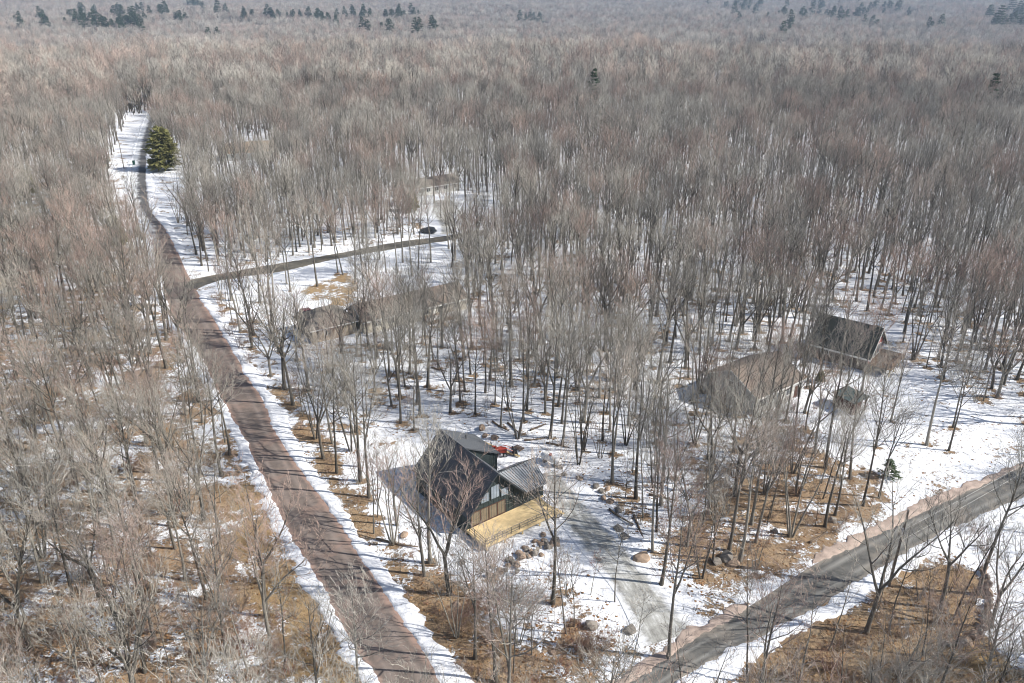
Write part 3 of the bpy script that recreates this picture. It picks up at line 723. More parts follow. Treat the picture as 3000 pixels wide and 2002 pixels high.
# the rest of the wood: one object
def instancer(name, protos, P, label=None):
    """P: rows x, y, z, index, rz, scale"""
    me = bpy.data.meshes.new(name); P = np.array(P, np.float32)
    me.vertices.add(len(P)); me.vertices.foreach_set('co', P[:, :3].ravel())
    for nm, ty, col in (('pidx', 'INT', P[:, 3].astype(np.int32)), ('rz', 'FLOAT', P[:, 4]), ('psc', 'FLOAT', P[:, 5])):
        a = me.attributes.new(nm, ty, 'POINT'); a.data.foreach_set('value', np.ascontiguousarray(col))
    me.update(); o = obj(name, me, None, 'stuff')
    ng = bpy.data.node_groups.new(name, 'GeometryNodeTree')
    ng.interface.new_socket('Geometry', in_out='INPUT', socket_type='NodeSocketGeometry'); ng.interface.new_socket('Geometry', in_out='OUTPUT', socket_type='NodeSocketGeometry')
    N, L = ng.nodes, ng.links; gi, go = N.new('NodeGroupInput'), N.new('NodeGroupOutput'); jn = N.new('GeometryNodeJoinGeometry')
    def named(nm, ty):
        a = N.new('GeometryNodeInputNamedAttribute'); a.data_type = ty; a.inputs[0].default_value = nm; return a.outputs[0]
    ia, ra, sa = named('pidx', 'INT'), named('rz', 'FLOAT'), named('psc', 'FLOAT')
    cx = N.new('ShaderNodeCombineXYZ'); L.new(ra, cx.inputs[2])
    e2r = N.new('FunctionNodeEulerToRotation'); L.new(cx.outputs[0], e2r.inputs[0])
    for k, po in enumerate(protos):
        oi = N.new('GeometryNodeObjectInfo'); oi.inputs[0].default_value = po
        cmp = N.new('FunctionNodeCompare'); cmp.data_type = 'INT'; cmp.operation = 'EQUAL'
        ins = [s for s in cmp.inputs if s.type == 'INT']; L.new(ia, ins[0]); ins[1].default_value = k
        ip = N.new('GeometryNodeInstanceOnPoints')
        L.new(gi.outputs[0], ip.inputs['Points']); L.new(oi.outputs['Geometry'], ip.inputs['Instance']); L.new(cmp.outputs[0], ip.inputs['Selection'])
        L.new(e2r.outputs[0], ip.inputs['Rotation']); L.new(sa, ip.inputs['Scale']); L.new(ip.outputs[0], jn.inputs[0])
    L.new(jn.outputs[0], go.inputs[0])
    md = o.modifiers.new('scatter', 'NODES'); md.node_group = ng
    return o
def merged(name, builders, mats):
    m = MB()
    for b, mi in builders: m.add(b.v, b.f, 0); m.m[-len(b.f):] = [x if mi is None else mi for x in b.m]
    return bpy.data.objects.new(name, m.mesh(name, mats))
protos = []; NMID = 9
for i, (form, H) in enumerate((('F', 18), ('F', 19), ('F', 17), ('V', 18), ('V', 17), ('S', 15), ('M', 16), ('S', 16), ('S', 13))):
    T, C = make_tree(500 + i, H, form, 0.75, 1.4)
    protos.append(merged('wood_tree', [(T, 0), (C, None)], [M['bark'], M['twig']]))
def patch(seed, size, n, thick, det):
    q = random.Random(seed); m = MB()
    base = [make_tree(700 + seed * 10 + k, 17, 'FVFVM'[k % 5], det, thick, True) for k in range(5)]
    for i in range(n):
        T, C = base[i % 5]; a = q.uniform(0, 6.28); s = q.uniform(0.6, 1.3); x, y = q.uniform(-size / 2, size / 2), q.uniform(-size / 2, size / 2)
        ca, sa = math.cos(a) * s, math.sin(a) * s
        for b, mi in ((T, 0), (C, None)):
            A = np.array(b.v); V = np.c_[A[:, 0] * ca - A[:, 1] * sa + x, A[:, 0] * sa + A[:, 1] * ca + y, A[:, 2] * s]
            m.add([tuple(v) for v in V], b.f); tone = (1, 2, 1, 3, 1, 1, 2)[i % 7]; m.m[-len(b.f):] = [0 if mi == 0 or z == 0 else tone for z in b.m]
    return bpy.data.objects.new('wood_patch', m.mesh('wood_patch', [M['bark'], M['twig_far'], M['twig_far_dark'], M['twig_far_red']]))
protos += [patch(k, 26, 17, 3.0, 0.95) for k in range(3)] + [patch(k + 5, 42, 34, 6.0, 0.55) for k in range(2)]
rows = []
for k, (x, y, kind, extra) in enumerate(pts):
    if k in single_k: continue
    q = random.Random(k * 7 + 3); i = q.choices(range(NMID), (3, 3, 3, 1.6, 1.6, 2.2, 1.2, 2.2, 2.2))[0]
    rows.append([x, y, 0, i, q.uniform(0, 6.28), q.uniform(0.68, 1.16)])
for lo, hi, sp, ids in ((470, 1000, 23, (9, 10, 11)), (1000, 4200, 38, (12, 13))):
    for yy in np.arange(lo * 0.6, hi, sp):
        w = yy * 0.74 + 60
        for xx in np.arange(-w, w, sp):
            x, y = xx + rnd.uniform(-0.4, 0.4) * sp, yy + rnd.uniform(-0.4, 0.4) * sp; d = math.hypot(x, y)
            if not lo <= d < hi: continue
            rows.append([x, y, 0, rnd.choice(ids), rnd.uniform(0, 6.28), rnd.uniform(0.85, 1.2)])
rows = np.array(rows); rows[:, 2] = zt(rows[:, 0], rows[:, 1])
rows[:, 5] *= 1 + 0.16 * wav(rows[:, 0], rows[:, 1], 48, 5, 31) * sm(180, 320, rows[:, 1])
print('instances', len(rows))
FOREST = instancer('bare_forest', protos, rows)
FOREST['label'] = 'grey brown leafless wood stretching back to the hills'; FOREST['category'] = 'forest'

# ------------------------------------------------------------------ houses
def window(parent, p, w, h, n, glass='glass', trim='window_trim', mull=1):
    """window on a wall: p centre on the wall surface, n outward direction in the wall's plan ('+y' style vector)"""
    nx_, ny_ = n; tx, ty = -ny_, nx_
    def bar(m, a0, a1, z0, z1, d0, d1):
        P = [(p[0] + tx * a + nx_ * d, p[1] + ty * a + ny_ * d, z) for z in (p[2] + z0, p[2] + z1) for a, d in ((a0, d0), (a1, d0), (a1, d1), (a0, d1))]
        m.hexa(P)
    f = MB(); t = 0.09
    bar(f, -w / 2 - t, w / 2 + t, h / 2, h / 2 + t, 0.002, 0.07); bar(f, -w / 2 - t, w / 2 + t, -h / 2 - t, -h / 2, 0.002, 0.09)
    bar(f, -w / 2 - t, -w / 2, -h / 2, h / 2, 0.002, 0.07); bar(f, w / 2, w / 2 + t, -h / 2, h / 2, 0.002, 0.07)
    for k in range(mull):
        c = -w / 2 + w * (k + 1) / (mull + 1); bar(f, c - 0.03, c + 0.03, -h / 2, h / 2, 0.03, 0.06)
    fo = part('window', f, M[trim], parent)
    g = MB(); bar(g, -w / 2, w / 2, -h / 2, h / 2, 0.004, 0.028); part('pane', g, M[glass], fo)
    return fo
def roof_seams(parent, quad, n, mat, h=0.05):
    """raised seams from the upper edge (q0-q1) to the lower edge (q3-q2)"""
    q = [Vector(p) for p in quad]; nn = (q[1] - q[0]).cross(q[2] - q[0]).normalized()
    if nn.z < 0: nn = -nn
    e = (q[1] - q[0]).normalized() * 0.025
    for k in range(n + 1):
        t = k / n; a = q[0].lerp(q[1], t); b = q[3].lerp(q[2], t)
        m = MB(); m.hexa([tuple(v) for v in (a - e - nn * 0.01, a + e - nn * 0.01, b + e - nn * 0.01, b - e - nn * 0.01, a - e + nn * h, a + e + nn * h, b + e + nn * h, b - e + nn * h)])
        part('seam', m, mat, parent)
def gable_house(label, loc, rz, L, D, ze, zr, wall, roof, over=0.5, trim='window_trim', cat='house', name='house', chim=None, fascia=True, base=0.0):
    h = thing(name, label, cat, (loc[0], loc[1], zt1(*loc)), rz)
    w = MB(); l, d = L / 2, D / 2
    w.add([(-l, -d, -0.6), (l, -d, -0.6), (l, d, -0.6), (-l, d, -0.6), (-l, -d, ze), (l, -d, ze), (l, d, ze), (-l, d, ze), (-l, 0, zr), (l, 0, zr)],
          [(0, 1, 5, 4), (2, 3, 7, 6), (1, 2, 6, 9, 5), (3, 0, 4, 8, 7)])
    part('wall', w, M[wall], h)
    sl = (zr - ze) / d; zo = ze - sl * over
    for s in (-1, 1):
        m = MB(); m.slab([(-l - over, 0, zr + 0.17), (l + over, 0, zr + 0.17), (l + over, s * (d + over), zo + 0.17), (-l - over, s * (d + over), zo + 0.17)], 0.16)
        ro = part('roof_slope', m, M[roof], h)
        if fascia:
            f = MB(); y = s * (d + over); f.box(-l - over - 0.03, l + over + 0.03, min(y, y + s * 0.06), max(y, y + s * 0.06), zo - 0.16, zo + 0.155); part('fascia', f, M[trim], ro)
            for e in (-1, 1):
                x0 = e * (l + over); x1 = x0 + e * 0.06
                q = MB(); q.hexa([(min(x0, x1), 0, zr - 0.12), (max(x0, x1), 0, zr - 0.12), (max(x0, x1), y, zo - 0.12), (min(x0, x1), y, zo - 0.12), (min(x0, x1), 0, zr + 0.15), (max(x0, x1), 0, zr + 0.15), (max(x0, x1), y, zo + 0.15), (min(x0, x1), y, zo + 0.15)])
                part('rake_board', q, M[trim], ro)
    if chim:
        m = MB(); m.box(chim[0] - 0.4, chim[0] + 0.4, chim[1] - 0.35, chim[1] + 0.35, ze, zr + 0.9); c = part('chimney', m, M['stone_veneer'], h)
        m = MB(); m.box(chim[0] - 0.48, chim[0] + 0.48, chim[1] - 0.43, chim[1] + 0.43, zr + 0.9, zr + 1.0); part('chimney_cap', m, M['rock'], c)
    return h
def rail(parent, a, b, z, hgt, n, mat, name='railing', bars=1, r=0.025):
    """posts, a top rail and lower rails from a to b"""
    m = MB(); a, b = Vector((*a, z)), Vector((*b, z))
    for k in range(bars + 1):
        zz = hgt * (1 - 0.8 * k / max(bars, 1)) if bars else hgt
        m.tube([a + Vector((0, 0, zz)), b + Vector((0, 0, zz))], [r, r], 4, cap=True)
    ro = part(name, m, mat, parent)
    for k in range(n + 1):
        p = a.lerp(b, k / n); q = MB(); q.tube([p, p + Vector((0, 0, hgt))], [r * 1.15, r * 1.15], 4, cap=True); part('post', q, mat, ro)

# --- dark green chalet with the new deck (local x along the deck, local -y towards the deck front)
AL = R(37); HX, HY = G(1373, 1549, 1.0)
ch = thing('chalet', 'dark green steep-roofed chalet beside the snowy driveway', 'house', (HX, HY, 0), AL)
A0, A1, AR = -0.2, 8.6, 4.2; ZR, ZE, ZF = 8.0, 3.0, 1.0; BK = 12.7   # ridge at x=AR, wall back at y=BK
sl = (ZR - 3.05) / 4.7
def zroof(x): return ZR - sl * abs(x - AR)
w = MB()
zl = zroof(A0) - 0.25; zrr = zroof(A1) - 0.25
w.add([(A0, 0, -0.4), (A1, 0, -0.4), (A1, BK, -0.4), (A0, BK, -0.4), (A0, 0, zl), (A1, 0, zrr), (A1, BK, zrr), (A0, BK, zl), (AR, 0, ZR - 0.25), (AR, BK, ZR - 0.25)],
      [(0, 1, 5, 8, 4), (2, 3, 7, 9, 6), (1, 2, 6, 5), (3, 0, 4, 7)])
wall = part('wall', w, M['siding_green'], ch)
b = MB()
for x in np.arange(A0 + 0.15, A1, 0.4):
    z1 = min(zroof(x), zroof(x + 0.045)) - 0.32; b.box(x, x + 0.045, -0.03, 0.01, ZF + 0.02, z1)
for y in np.arange(0.3, BK, 0.4): b.box(A0 - 0.03, A0 + 0.01, y, y + 0.045, -0.2, zl - 0.05)
part('batten', b, M['siding_green'], wall, 'stuff')
fo, bo = 0.6, 0.4
# long slopes: the one away from the sun runs the full length, the other stops where the dormer begins
DY0 = 7.16
m = MB(); m.slab([(AR, -fo, ZR), (AR, BK + bo, ZR), (-0.5, BK + bo, zroof(-0.5)), (-0.5, -fo, zroof(-0.5))], 0.2); r1 = part('roof_slope', m, M['shingle'], ch)
m = MB(); m.slab([(AR, DY0, ZR + 0.002), (AR, -fo, ZR + 0.002), (8.9, -fo, 3.05), (8.9, DY0, 3.05)], 0.2); r2 = part('roof_slope', m, M['shingle'], ch)
m = MB(); m.hexa([(AR, -fo - 0.06, ZR - 0.32), (8.92, -fo - 0.06, 2.75), (8.92, -fo - 0.005, 2.75), (AR, -fo - 0.005, ZR - 0.32), (AR, -fo - 0.06, ZR + 0.0), (8.92, -fo - 0.06, 3.05), (8.92, -fo - 0.005, 3.05), (AR, -fo - 0.005, ZR)]); part('fascia', m, M['trim_dark'], r2)
m = MB(); zz = zroof(-0.5); m.hexa([(-0.52, -fo - 0.06, zz - 0.3), (AR, -fo - 0.06, ZR - 0.32), (AR, -fo - 0.005, ZR - 0.32), (-0.52, -fo - 0.005, zz - 0.3), (-0.52, -fo - 0.06, zz), (AR, -fo - 0.06, ZR), (AR, -fo - 0.005, ZR), (-0.52, -fo - 0.005, zz)]); part('fascia', m, M['trim_dark'], r1)
# shed dormer at the rear
DX, DZ = 10.1, 5.0
m = MB(); m.slab([(AR, DY0 - 0.3, ZR + 0.03), (AR, BK + bo, ZR + 0.03), (DX, BK + bo, DZ), (DX, DY0 - 0.3, DZ)], 0.18); r3 = part('dormer_roof', m, M['shingle'], ch)
m = MB(); zt_ = lambda x: ZR - (ZR - DZ) / (DX - AR) * (x - AR) - 0.2
m.add([(AR + 1, DY0, 0), (9.7, DY0, -0.4), (9.7, BK, -0.4), (AR + 1, BK, 0), (AR + 1, DY0, zt_(AR + 1)), (9.7, DY0, zt_(9.7)), (9.7, BK, zt_(9.7)), (AR + 1, BK, zt_(AR + 1))], [(0, 1, 5, 4), (1, 2, 6, 5), (2, 3, 7, 6)])
dw = part('dormer_wall', m, M['siding_green'], ch)
b = MB()
for x in np.arange(8.7, 9.65, 0.4): b.box(x, x + 0.045, DY0 - 0.03, DY0 + 0.01, 0, zt_(x + 0.05) - 0.05)
part('batten', b, M['siding_green'], dw, 'stuff')
m = MB(); m.tube([(6.9, 10.6, 6.4), (6.9, 10.6, 7.3)], [0.07, 0.07], 8, cap=True); part('vent_pipe', m, M['black_metal'], r3)
# screened porch with standing seam roof
m = MB(); PR = 2.75; PZ = 5.25
fq = [(AR + 2.55, PR, PZ), (12.6, PR, PZ), (12.5, -0.5, 3.02), (8.95, -0.5, 3.02)]
m.slab(fq, 0.12); pr = part('metal_roof', m, M['metal_roof'], ch)
roof_seams(pr, [(AR + 2.9, PR, PZ), (12.55, PR, PZ), (12.45, -0.5, 3.02), (9.0, -0.5, 3.02)], 13, M['trim_dark'])
m = MB(); m.slab([(8.6, PR, PZ), (12.6, PR, PZ), (12.55, 6.0, 3.02), (8.7, 6.0, 3.02)], 0.12); part('metal_roof', m, M['metal_roof'], ch)
m = MB(); m.tube([(AR + 2.6, PR, PZ + 0.03), (12.62, PR, PZ + 0.03)], [0.07, 0.07], 6, cap=True); part('ridge_cap', m, M['trim_dark'], pr)
m = MB(); m.box(8.7, 12.2, 0.0, 5.5, 0.72, 0.98); part('porch_floor', m, M['deck_wood'], ch)
for x, y in ((8.75, 0.05), (10.45, 0.05), (12.1, 0.05), (12.1, 2.75), (12.1, 5.4)):
    m = MB(); m.box(x - 0.07, x + 0.07, y - 0.07, y + 0.07, 0.98, 3.2 if y != 2.75 else 4.9); part('porch_post', m, M['siding_green'], ch)
for x0, x1 in ((8.82, 10.38), (10.52, 12.03)):
    m = MB(); m.box(x0, x1, 0.0, 0.09, 1.0, 1.75); part('porch_panel', m, M['siding_green'], ch)
    m = MB(); m.box(x0, x1, 0.03, 0.05, 1.76, 2.98); part('porch_screen', m, M['glass'], ch)
m = MB(); m.box(12.06, 12.15, 0.13, 5.3, 1.0, 1.75); part('porch_panel', m, M['siding_green'], ch)
m = MB(); m.box(12.09, 12.11, 0.13, 5.3, 1.76, 3.1); part('porch_screen', m, M['glass'], ch)
# front windows
for x, z, ww, hh in ((1.1, 2.1, 1.3, 1.9), (2.5, 2.1, 1.2, 1.9), (3.85, 2.1, 1.2, 1.9), (5.15, 2.1, 1.1, 1.9), (2.6, 4.6, 1.2, 1.3), (4.2, 4.9, 1.3, 1.9), (5.7, 4.3, 1.1, 1.1)):
    window(ch, (x, 0, z), ww, hh, (0, -1), 'glass_tan' if z < 3 else 'glass_pale', 'brown_post' if z < 3 else 'siding_green', 0)
m = MB(); m.box(7.2, 8.1, -0.05, 0.0, ZF, ZF + 2.05); dr = part('door', m, M['trim_dark'], ch)
m = MB(); m.box(7.3, 7.4, -0.11, -0.05, ZF + 0.95, ZF + 1.05); part('door_handle', m, M['steel'], dr)
m = MB(); m.box(6.55, 6.75, -0.14, 0.0, ZF + 1.75, ZF + 2.0); part('wall_lamp', m, M['black_metal'], ch)
m = MB(); m.box(A0 - 0.02, A1 + 0.02, -0.02, 0.0, -0.3, ZF - 0.1); part('foundation', m, M['stone_veneer'], ch)
window(ch, (A0, 5.0, 1.9), 1.2, 1.1, (-1, 0)); window(ch, (A0, 9.0, 1.9), 1.2, 1.1, (-1, 0))

dk = thing('timber_deck', 'new yellow timber deck with black railing in front of the chalet', 'deck', (HX, HY, 0), AL)
m = MB(); y = -0.06
while y > -4.05:
    m.box(-0.3, 11.4, y - 0.137, y, ZF - 0.07, ZF - 0.03 + rnd.uniform(-0.003, 0.003)); y -= 0.143
part('deck_board', m, M['deck_wood'], dk, 'stuff')
for nm, q in (('rim_board', (-0.3, 11.4, -4.12, -4.07, 0.62, 0.97)), ('rim_board', (-0.36, -0.31, -4.1, -0.03, 0.62, 0.97)), ('rim_board', (11.41, 11.46, -4.1, -0.03, 0.62, 0.97)), ('beam', (0, 11.2, -3.6, -3.45, 0.38, 0.61))):
    m = MB(); m.box(*q); part(nm, m, M['deck_wood'], dk)
for x in (0.0, 2.8, 5.6, 8.4, 11.2):
    m = MB(); m.box(x - 0.08, x + 0.08, -4.05, -3.9, -0.3, 0.62); part('post', m, M['deck_wood'], dk)
rail(dk, (-0.2, -4.02), (10.4, -4.02), ZF - 0.03, 0.95, 8, M['black_metal'], bars=2, r=0.04)
rail(dk, (-0.2, -0.5), (-0.2, -4.02), ZF - 0.03, 0.95, 3, M['black_metal'], bars=2, r=0.04)
rail(dk, (11.3, -0.3), (11.3, -2.4), ZF - 0.03, 0.95, 2, M['black_metal'], bars=2, r=0.04)
for k in range(4):
    m = MB(); m.box(11.5 + 0.28 * k, 11.8 + 0.28 * k, -4.05, -2.6, 0.62 - 0.2 * k, 0.72 - 0.2 * k); part('step', m, M['deck_wood'], dk)

# --- other houses
h = gable_house('long brown-roofed ranch house with cream walls behind the garage', (-22.0, 157.2), R(34), 24, 8.0, 2.8, 5.1, 'cream_siding', 'shingle_brown', 0.45)
for x in (-9, -6, -2.5, 2, 5.5, 9.5): window(h, (x, -4.0, 1.7), 1.3, 1.2, (0, -1))
m = MB(); m.box(3.4, 4.4, -4.06, -4.0, 0.35, 2.35); d_ = part('door', m, M['window_trim'], h)
m = MB(); m.box(4.2, 4.28, -4.12, -4.06, 1.2, 1.3); part('door_handle', m, M['steel'], d_)
dk2 = thing('porch_deck', 'white-railed porch deck at the front of the ranch house', 'deck', (-22.0, 157.2, 0), R(34))
m = MB(); m.box(0.5, 8.5, -7.2, -4.05, 0.55, 0.7); part('floor', m, M['old_deck'], dk2)
m = MB(); m.box(0.5, 8.5, -7.24, -7.2, 0.0, 0.7); part('skirt', m, M['old_deck'], dk2)
rail(dk2, (0.6, -7.1), (8.4, -7.1), 0.7, 1.0, 7, M['white_paint'], bars=4, r=0.045); rail(dk2, (8.4, -7.1), (8.4, -4.3), 0.7, 1.0, 3, M['white_paint'], bars=4, r=0.045)
# hip-roofed garage
hg = thing('garage', 'grey hip-roofed garage with tan walls near the junction', 'garage', (-37.6, 148.6, 0), R(34))
m = MB(); a, b_ = 4.6, 4.2; m.add([(-a, -b_, -0.4), (a, -b_, -0.4), (a, b_, -0.4), (-a, b_, -0.4), (-a, -b_, 2.9), (a, -b_, 2.9), (a, b_, 2.9), (-a, b_, 2.9)], [(0, 1, 5, 4), (1, 2, 6, 5), (2, 3, 7, 6), (3, 0, 4, 7)]); part('wall', m, M['tan_siding'], hg)
o_ = 0.45; zt2, zb = 5.5, 2.75; A_, B_ = a + o_, b_ + o_
for q in ([(-1.6, 0, zt2), (1.6, 0, zt2), (A_, -B_, zb), (-A_, -B_, zb)], [(1.6, 0, zt2), (-1.6, 0, zt2), (-A_, B_, zb), (A_, B_, zb)], [(1.6, 0, zt2), (A_, B_, zb), (A_, -B_, zb)], [(-1.6, 0, zt2), (-A_, -B_, zb), (-A_, B_, zb)]):
    m = MB(); m.slab(q, 0.1); part('roof_slope', m, M['shingle_grey'], hg)
for x0, x1, y0, y1 in ((-A_, A_, -B_ - 0.05, -B_ - 0.005), (A_ + 0.005, A_ + 0.05, -B_, B_)):
    m = MB(); m.box(x0, x1, y0, y1, zb - 0.22, zb - 0.01); part('fascia', m, M['window_trim'], hg)
window(hg, (-1.5, -b_, 1.6), 1.1, 1.0, (0, -1)); m = MB(); m.box(a, a + 0.05, -2.6, 2.2, 0, 2.2); part('garage_door', m, M['window_trim'], hg)
# white house with brown roof
h = gable_house('white-walled house under a wide brown shingle roof on the wooded lot', (41.2, 121.6), R(36), 11.6, 10.6, 3.5, 6.2, 'pale_siding', 'shingle_brown', 0.6)
for x in (-4, -0.5, 2.8): window(h, (x, -5.3, 1.9), 1.5, 1.4, (0, -1))
m = MB(); m.box(4.4, 5.4, -5.36, -5.3, 0.1, 2.2); part('door', m, M['brown_post'], h)
for x in (-5.7, 5.7): m = MB(); m.box(x - 0.1, x + 0.1, -5.85, -5.65, -0.2, 3.2); part('porch_post', m, M['white_paint'], h)
window(h, (-5.8, 0, 3.6), 1.0, 1.0, (-1, 0))
# black-roofed chalet with red gable and deck
h = gable_house('brown chalet with black roof and red white-trimmed gable', (63.0, 136.6), R(-40), 10.5, 8.6, 3.2, 7.3, 'brown_siding', 'shingle_black', 0.6)
m = MB(); g_ = 5.27; m.add([(g_, -4.25, 1.7), (g_, 4.25, 1.7), (g_, 4.25, 3.1), (g_, 0, 7.1), (g_, -4.25, 3.1)], [(0, 1, 2, 3, 4)]); part('gable_siding', m, M['red_siding'], h)
for y, z, ww, hh in ((-2.6, 2.9, 1.2, 1.2), (-0.9, 2.9, 1.3, 1.9), (1.1, 2.9, 1.3, 1.9), (2.9, 2.9, 1.0, 1.2), (0, 5.3, 1.4, 1.0)): window(h, (g_ + 0.02, y, z), ww, hh, (1, 0))
window(h, (-2.5, -4.3, 2.0), 1.4, 1.0, (0, -1))
dk3 = thing('old_deck', 'weathered raised deck on posts at the red gable', 'deck', (63.0, 136.6, 0), R(-40))
m = MB()
for k in range(28): m.box(5.3 + 0.15 * k, 5.44 + 0.15 * k, -4.6, 4.2, 1.6, 1.7)
part('deck_board', m, M['old_deck'], dk3, 'stuff')
for x in (6, 9.2):
    for y in (-4.3, -1.5, 1.3, 4.0): m = MB(); m.box(x - 0.08, x + 0.08, y - 0.08, y + 0.08, -0.3, 1.6); part('post', m, M['deck_wood'], dk3)
rail(dk3, (9.4, -4.5), (9.4, 4.1), 1.7, 0.95, 6, M['old_deck'], bars=3, r=0.04); rail(dk3, (5.6, -4.5), (9.4, -4.5), 1.7, 0.95, 3, M['old_deck'], bars=3, r=0.04)
# open shed
sh = thing('shed', 'dark open-fronted shed with green metal roof on the snow', 'shed', (55.9, 116.3, 0), R(-61))
m = MB(); m.box(-2.0, 2.0, -1.6, -1.5, -0.2, 2.35); m.box(-2.0, -1.9, -1.49, 1.5, -0.2, 2.4); m.box(1.9, 2.0, -1.49, 0.3, -0.2, 2.4); part('wall', m, M['brown_post'], sh, 'stuff')
for x in (-1.9, 0, 1.9): m = MB(); m.box(x - 0.07, x + 0.07, 1.4, 1.54, -0.2, 2.55); part('post', m, M['old_deck'], sh)
q = [(-2.3, 1.8, 2.75), (2.3, 1.8, 2.75), (2.3, -1.9, 2.4), (-2.3, -1.9, 2.4)]
m = MB(); m.slab(q, 0.08); r_ = part('roof', m, M['shed_metal'], sh); roof_seams(r_, q, 8, M['shed_metal'], 0.04)
# distant houses among the trees
h = gable_house('white house with grey roof at the end of the snowy drive', (-27.8, 269.3), R(35), 18, 8, 2.9, 4.9, 'pale_siding', 'shingle_grey', 0.5)
for x in (-6, -3, 0, 3.5, 7): window(h, (x, -4, 1.7), 1.4, 1.2, (0, -1))
m = MB(); m.box(-11.5, -9.05, -3.2, 3, -0.3, 3.4); part('side_wing', m, M['blue_siding'], h)
h = gable_house('tan-roofed pale house deep in the wood beyond the spruce', (-107, 329), R(20), 20, 11, 3.0, 6.2, 'pale_siding', 'shingle_tan', 0.5)
for x in (-7, -3, 2, 6): window(h, (x, -5.5, 1.7), 1.4, 1.2, (0, -1))
h = gable_house('tall pale gabled house among trees beyond the two poles', (-196, 343), R(70), 9, 8, 5.2, 8.0, 'cream_siding', 'shingle_grey', 0.4)
for y in (-2, 2): window(h, (-4.5, y, 3.8), 1.1, 1.3, (-1, 0)); window(h, (y, -4.0, 3.8), 1.1, 1.3, (0, -1))
h = gable_house('pale house half hidden by trees at the left edge', (-119, 178), R(30), 11, 8, 3.4, 5.6, 'cream_siding', 'shingle_grey', 0.4)
for x in (-3, 1, 4): window(h, (x, -4.0, 1.9), 1.2, 1.2, (0, -1))
h = gable_house('small white house in the dense wood beyond the black-roofed chalet', (86, 318), R(-25), 9, 7, 3.4, 5.8, 'pale_siding', 'shingle_grey', 0.4)
for x in (-2, 2): window(h, (x, -3.5, 1.9), 1.2, 1.2, (0, -1))
for (px, py), lab in (((2391, 58), 'tiny white house beside dark conifers on the far slope'), ((2462, 64), 'tiny pale house between two far conifers'), ((2838, 100), 'tall white far house near the largest far conifer'), ((1452, 222), 'pale roofed far house in the middle distance wood')):
    x, y = Gt(px, py, 6.0); f_ = gable_house(lab, (x, y), R(rnd.uniform(-30, 40)), 14, 9, 12.0 if py < 150 else 8.5, 17.0 if py < 150 else 12, 'white_paint', 'shingle_grey', 0.5)
    for xx in (-4, 0, 4): window(f_, (xx, -4.5, 9.0 if py < 150 else 6), 1.5, 2.0, (0, -1))

# ------------------------------------------------------------------ vehicles and yard things
def wheel(parent, x, y, r, wd, name='wheel'):
    m = MB(); m.tube([(x, y - wd / 2, r), (x, y + wd / 2, r)], [r, r], 14, cap=True); t = part(name, m, M['rubber'], parent)
    m = MB(); m.tube([(x, y - wd / 2 - 0.02, r), (x, y + wd / 2 + 0.02, r)], [r * 0.58, r * 0.58], 10, cap=True); part('rim', m, M['steel'], t)
def prism_y(m, prof, y0, y1):
    n = len(prof); m.add([(x, y0, z) for x, z in prof] + [(x, y1, z) for x, z in prof], [tuple(range(n - 1, -1, -1)), tuple(range(n, 2 * n))] + [(i, (i + 1) % n, (i + 1) % n + n, i + n) for i in range(n)]); return m
def car(label, loc, rz, paint):
    c = thing('parked_car', label, 'car', (*loc, zt1(*loc)), rz)
    m = prism_y(MB(), [(-2.25, 0.35), (2.2, 0.35), (2.3, 0.7), (2.15, 0.95), (1.2, 1.05), (-2.2, 1.05), (-2.3, 0.75)], -0.88, 0.88); part('body', m, M[paint], c)
    m = prism_y(MB(), [(-2.0, 1.05), (1.15, 1.05), (0.35, 1.68), (-1.6, 1.72)], -0.78, 0.78); k = part('cabin', m, M['glass'], c)
    m = prism_y(MB(), [(-1.65, 1.69), (0.4, 1.66), (0.3, 1.74), (-1.55, 1.77)], -0.76, 0.76); part('roof', m, M[paint], k)
    for x in (-1.4, 1.4):
        for y in (-0.8, 0.8): wheel(c, x, y, 0.34, 0.22)
    for y in (-0.62, 0.62): m = MB(); m.box(2.2, 2.31, y - 0.18, y + 0.18, 0.7, 0.85); part('headlight', m, M['white_paint'], c)
    return c
car('dark parked car at the roadside end of the snowy drive', (-23.8, 219.2), R(155), 'car_dark')
car('dark red car parked behind the hip-roofed garage', (-43.0, 156.2), R(30), 'car_red')

tr = thing('tractor', 'red compact tractor with front loader behind the chalet', 'tractor', (-2.2, 101.6, 0), R(12))
m = prism_y(MB(), [(-0.9, 0.6), (1.35, 0.6), (1.4, 1.15), (0.3, 1.3), (-0.9, 1.15)], -0.34, 0.34); part('hood', m, M['red_paint'], tr)
m = prism_y(MB(), [(-0.75, 1.15), (-0.25, 1.15), (-0.3, 1.28), (-0.6, 1.3), (-0.7, 1.65), (-0.8, 1.65)], -0.25, 0.25); part('seat', m, M['black_metal'], tr)
m = MB(); m.tube([(-0.85, -0.45, 1.0), (-0.9, -0.45, 2.3), (-0.9, 0.45, 2.3), (-0.85, 0.45, 1.0)], [0.04] * 4, 5, cap=True); part('roll_bar', m, M['black_metal'], tr)
m = MB(); m.tube([(0.15, 0, 1.25), (-0.05, 0, 1.5)], [0.03, 0.03], 5, cap=True); part('steering_column', m, M['black_metal'], tr)
for y in (-0.62, 0.62):
    wheel(tr, -0.55, y, 0.62, 0.34, 'rear_wheel'); wheel(tr, 1.05, y * 0.95, 0.36, 0.22, 'front_wheel')
    m = MB(); m.box(-1.1, 0.0, y - 0.2, y + 0.2, 1.26, 1.32); part('fender', m, M['red_paint'], tr)
    m = MB(); m.tube([(0.2, y * 0.72, 1.2), (1.4, y * 0.72, 1.35), (2.4, y * 0.72, 0.75)], [0.075] * 3, 4, cap=True); part('loader_arm', m, M['red_paint'], tr)
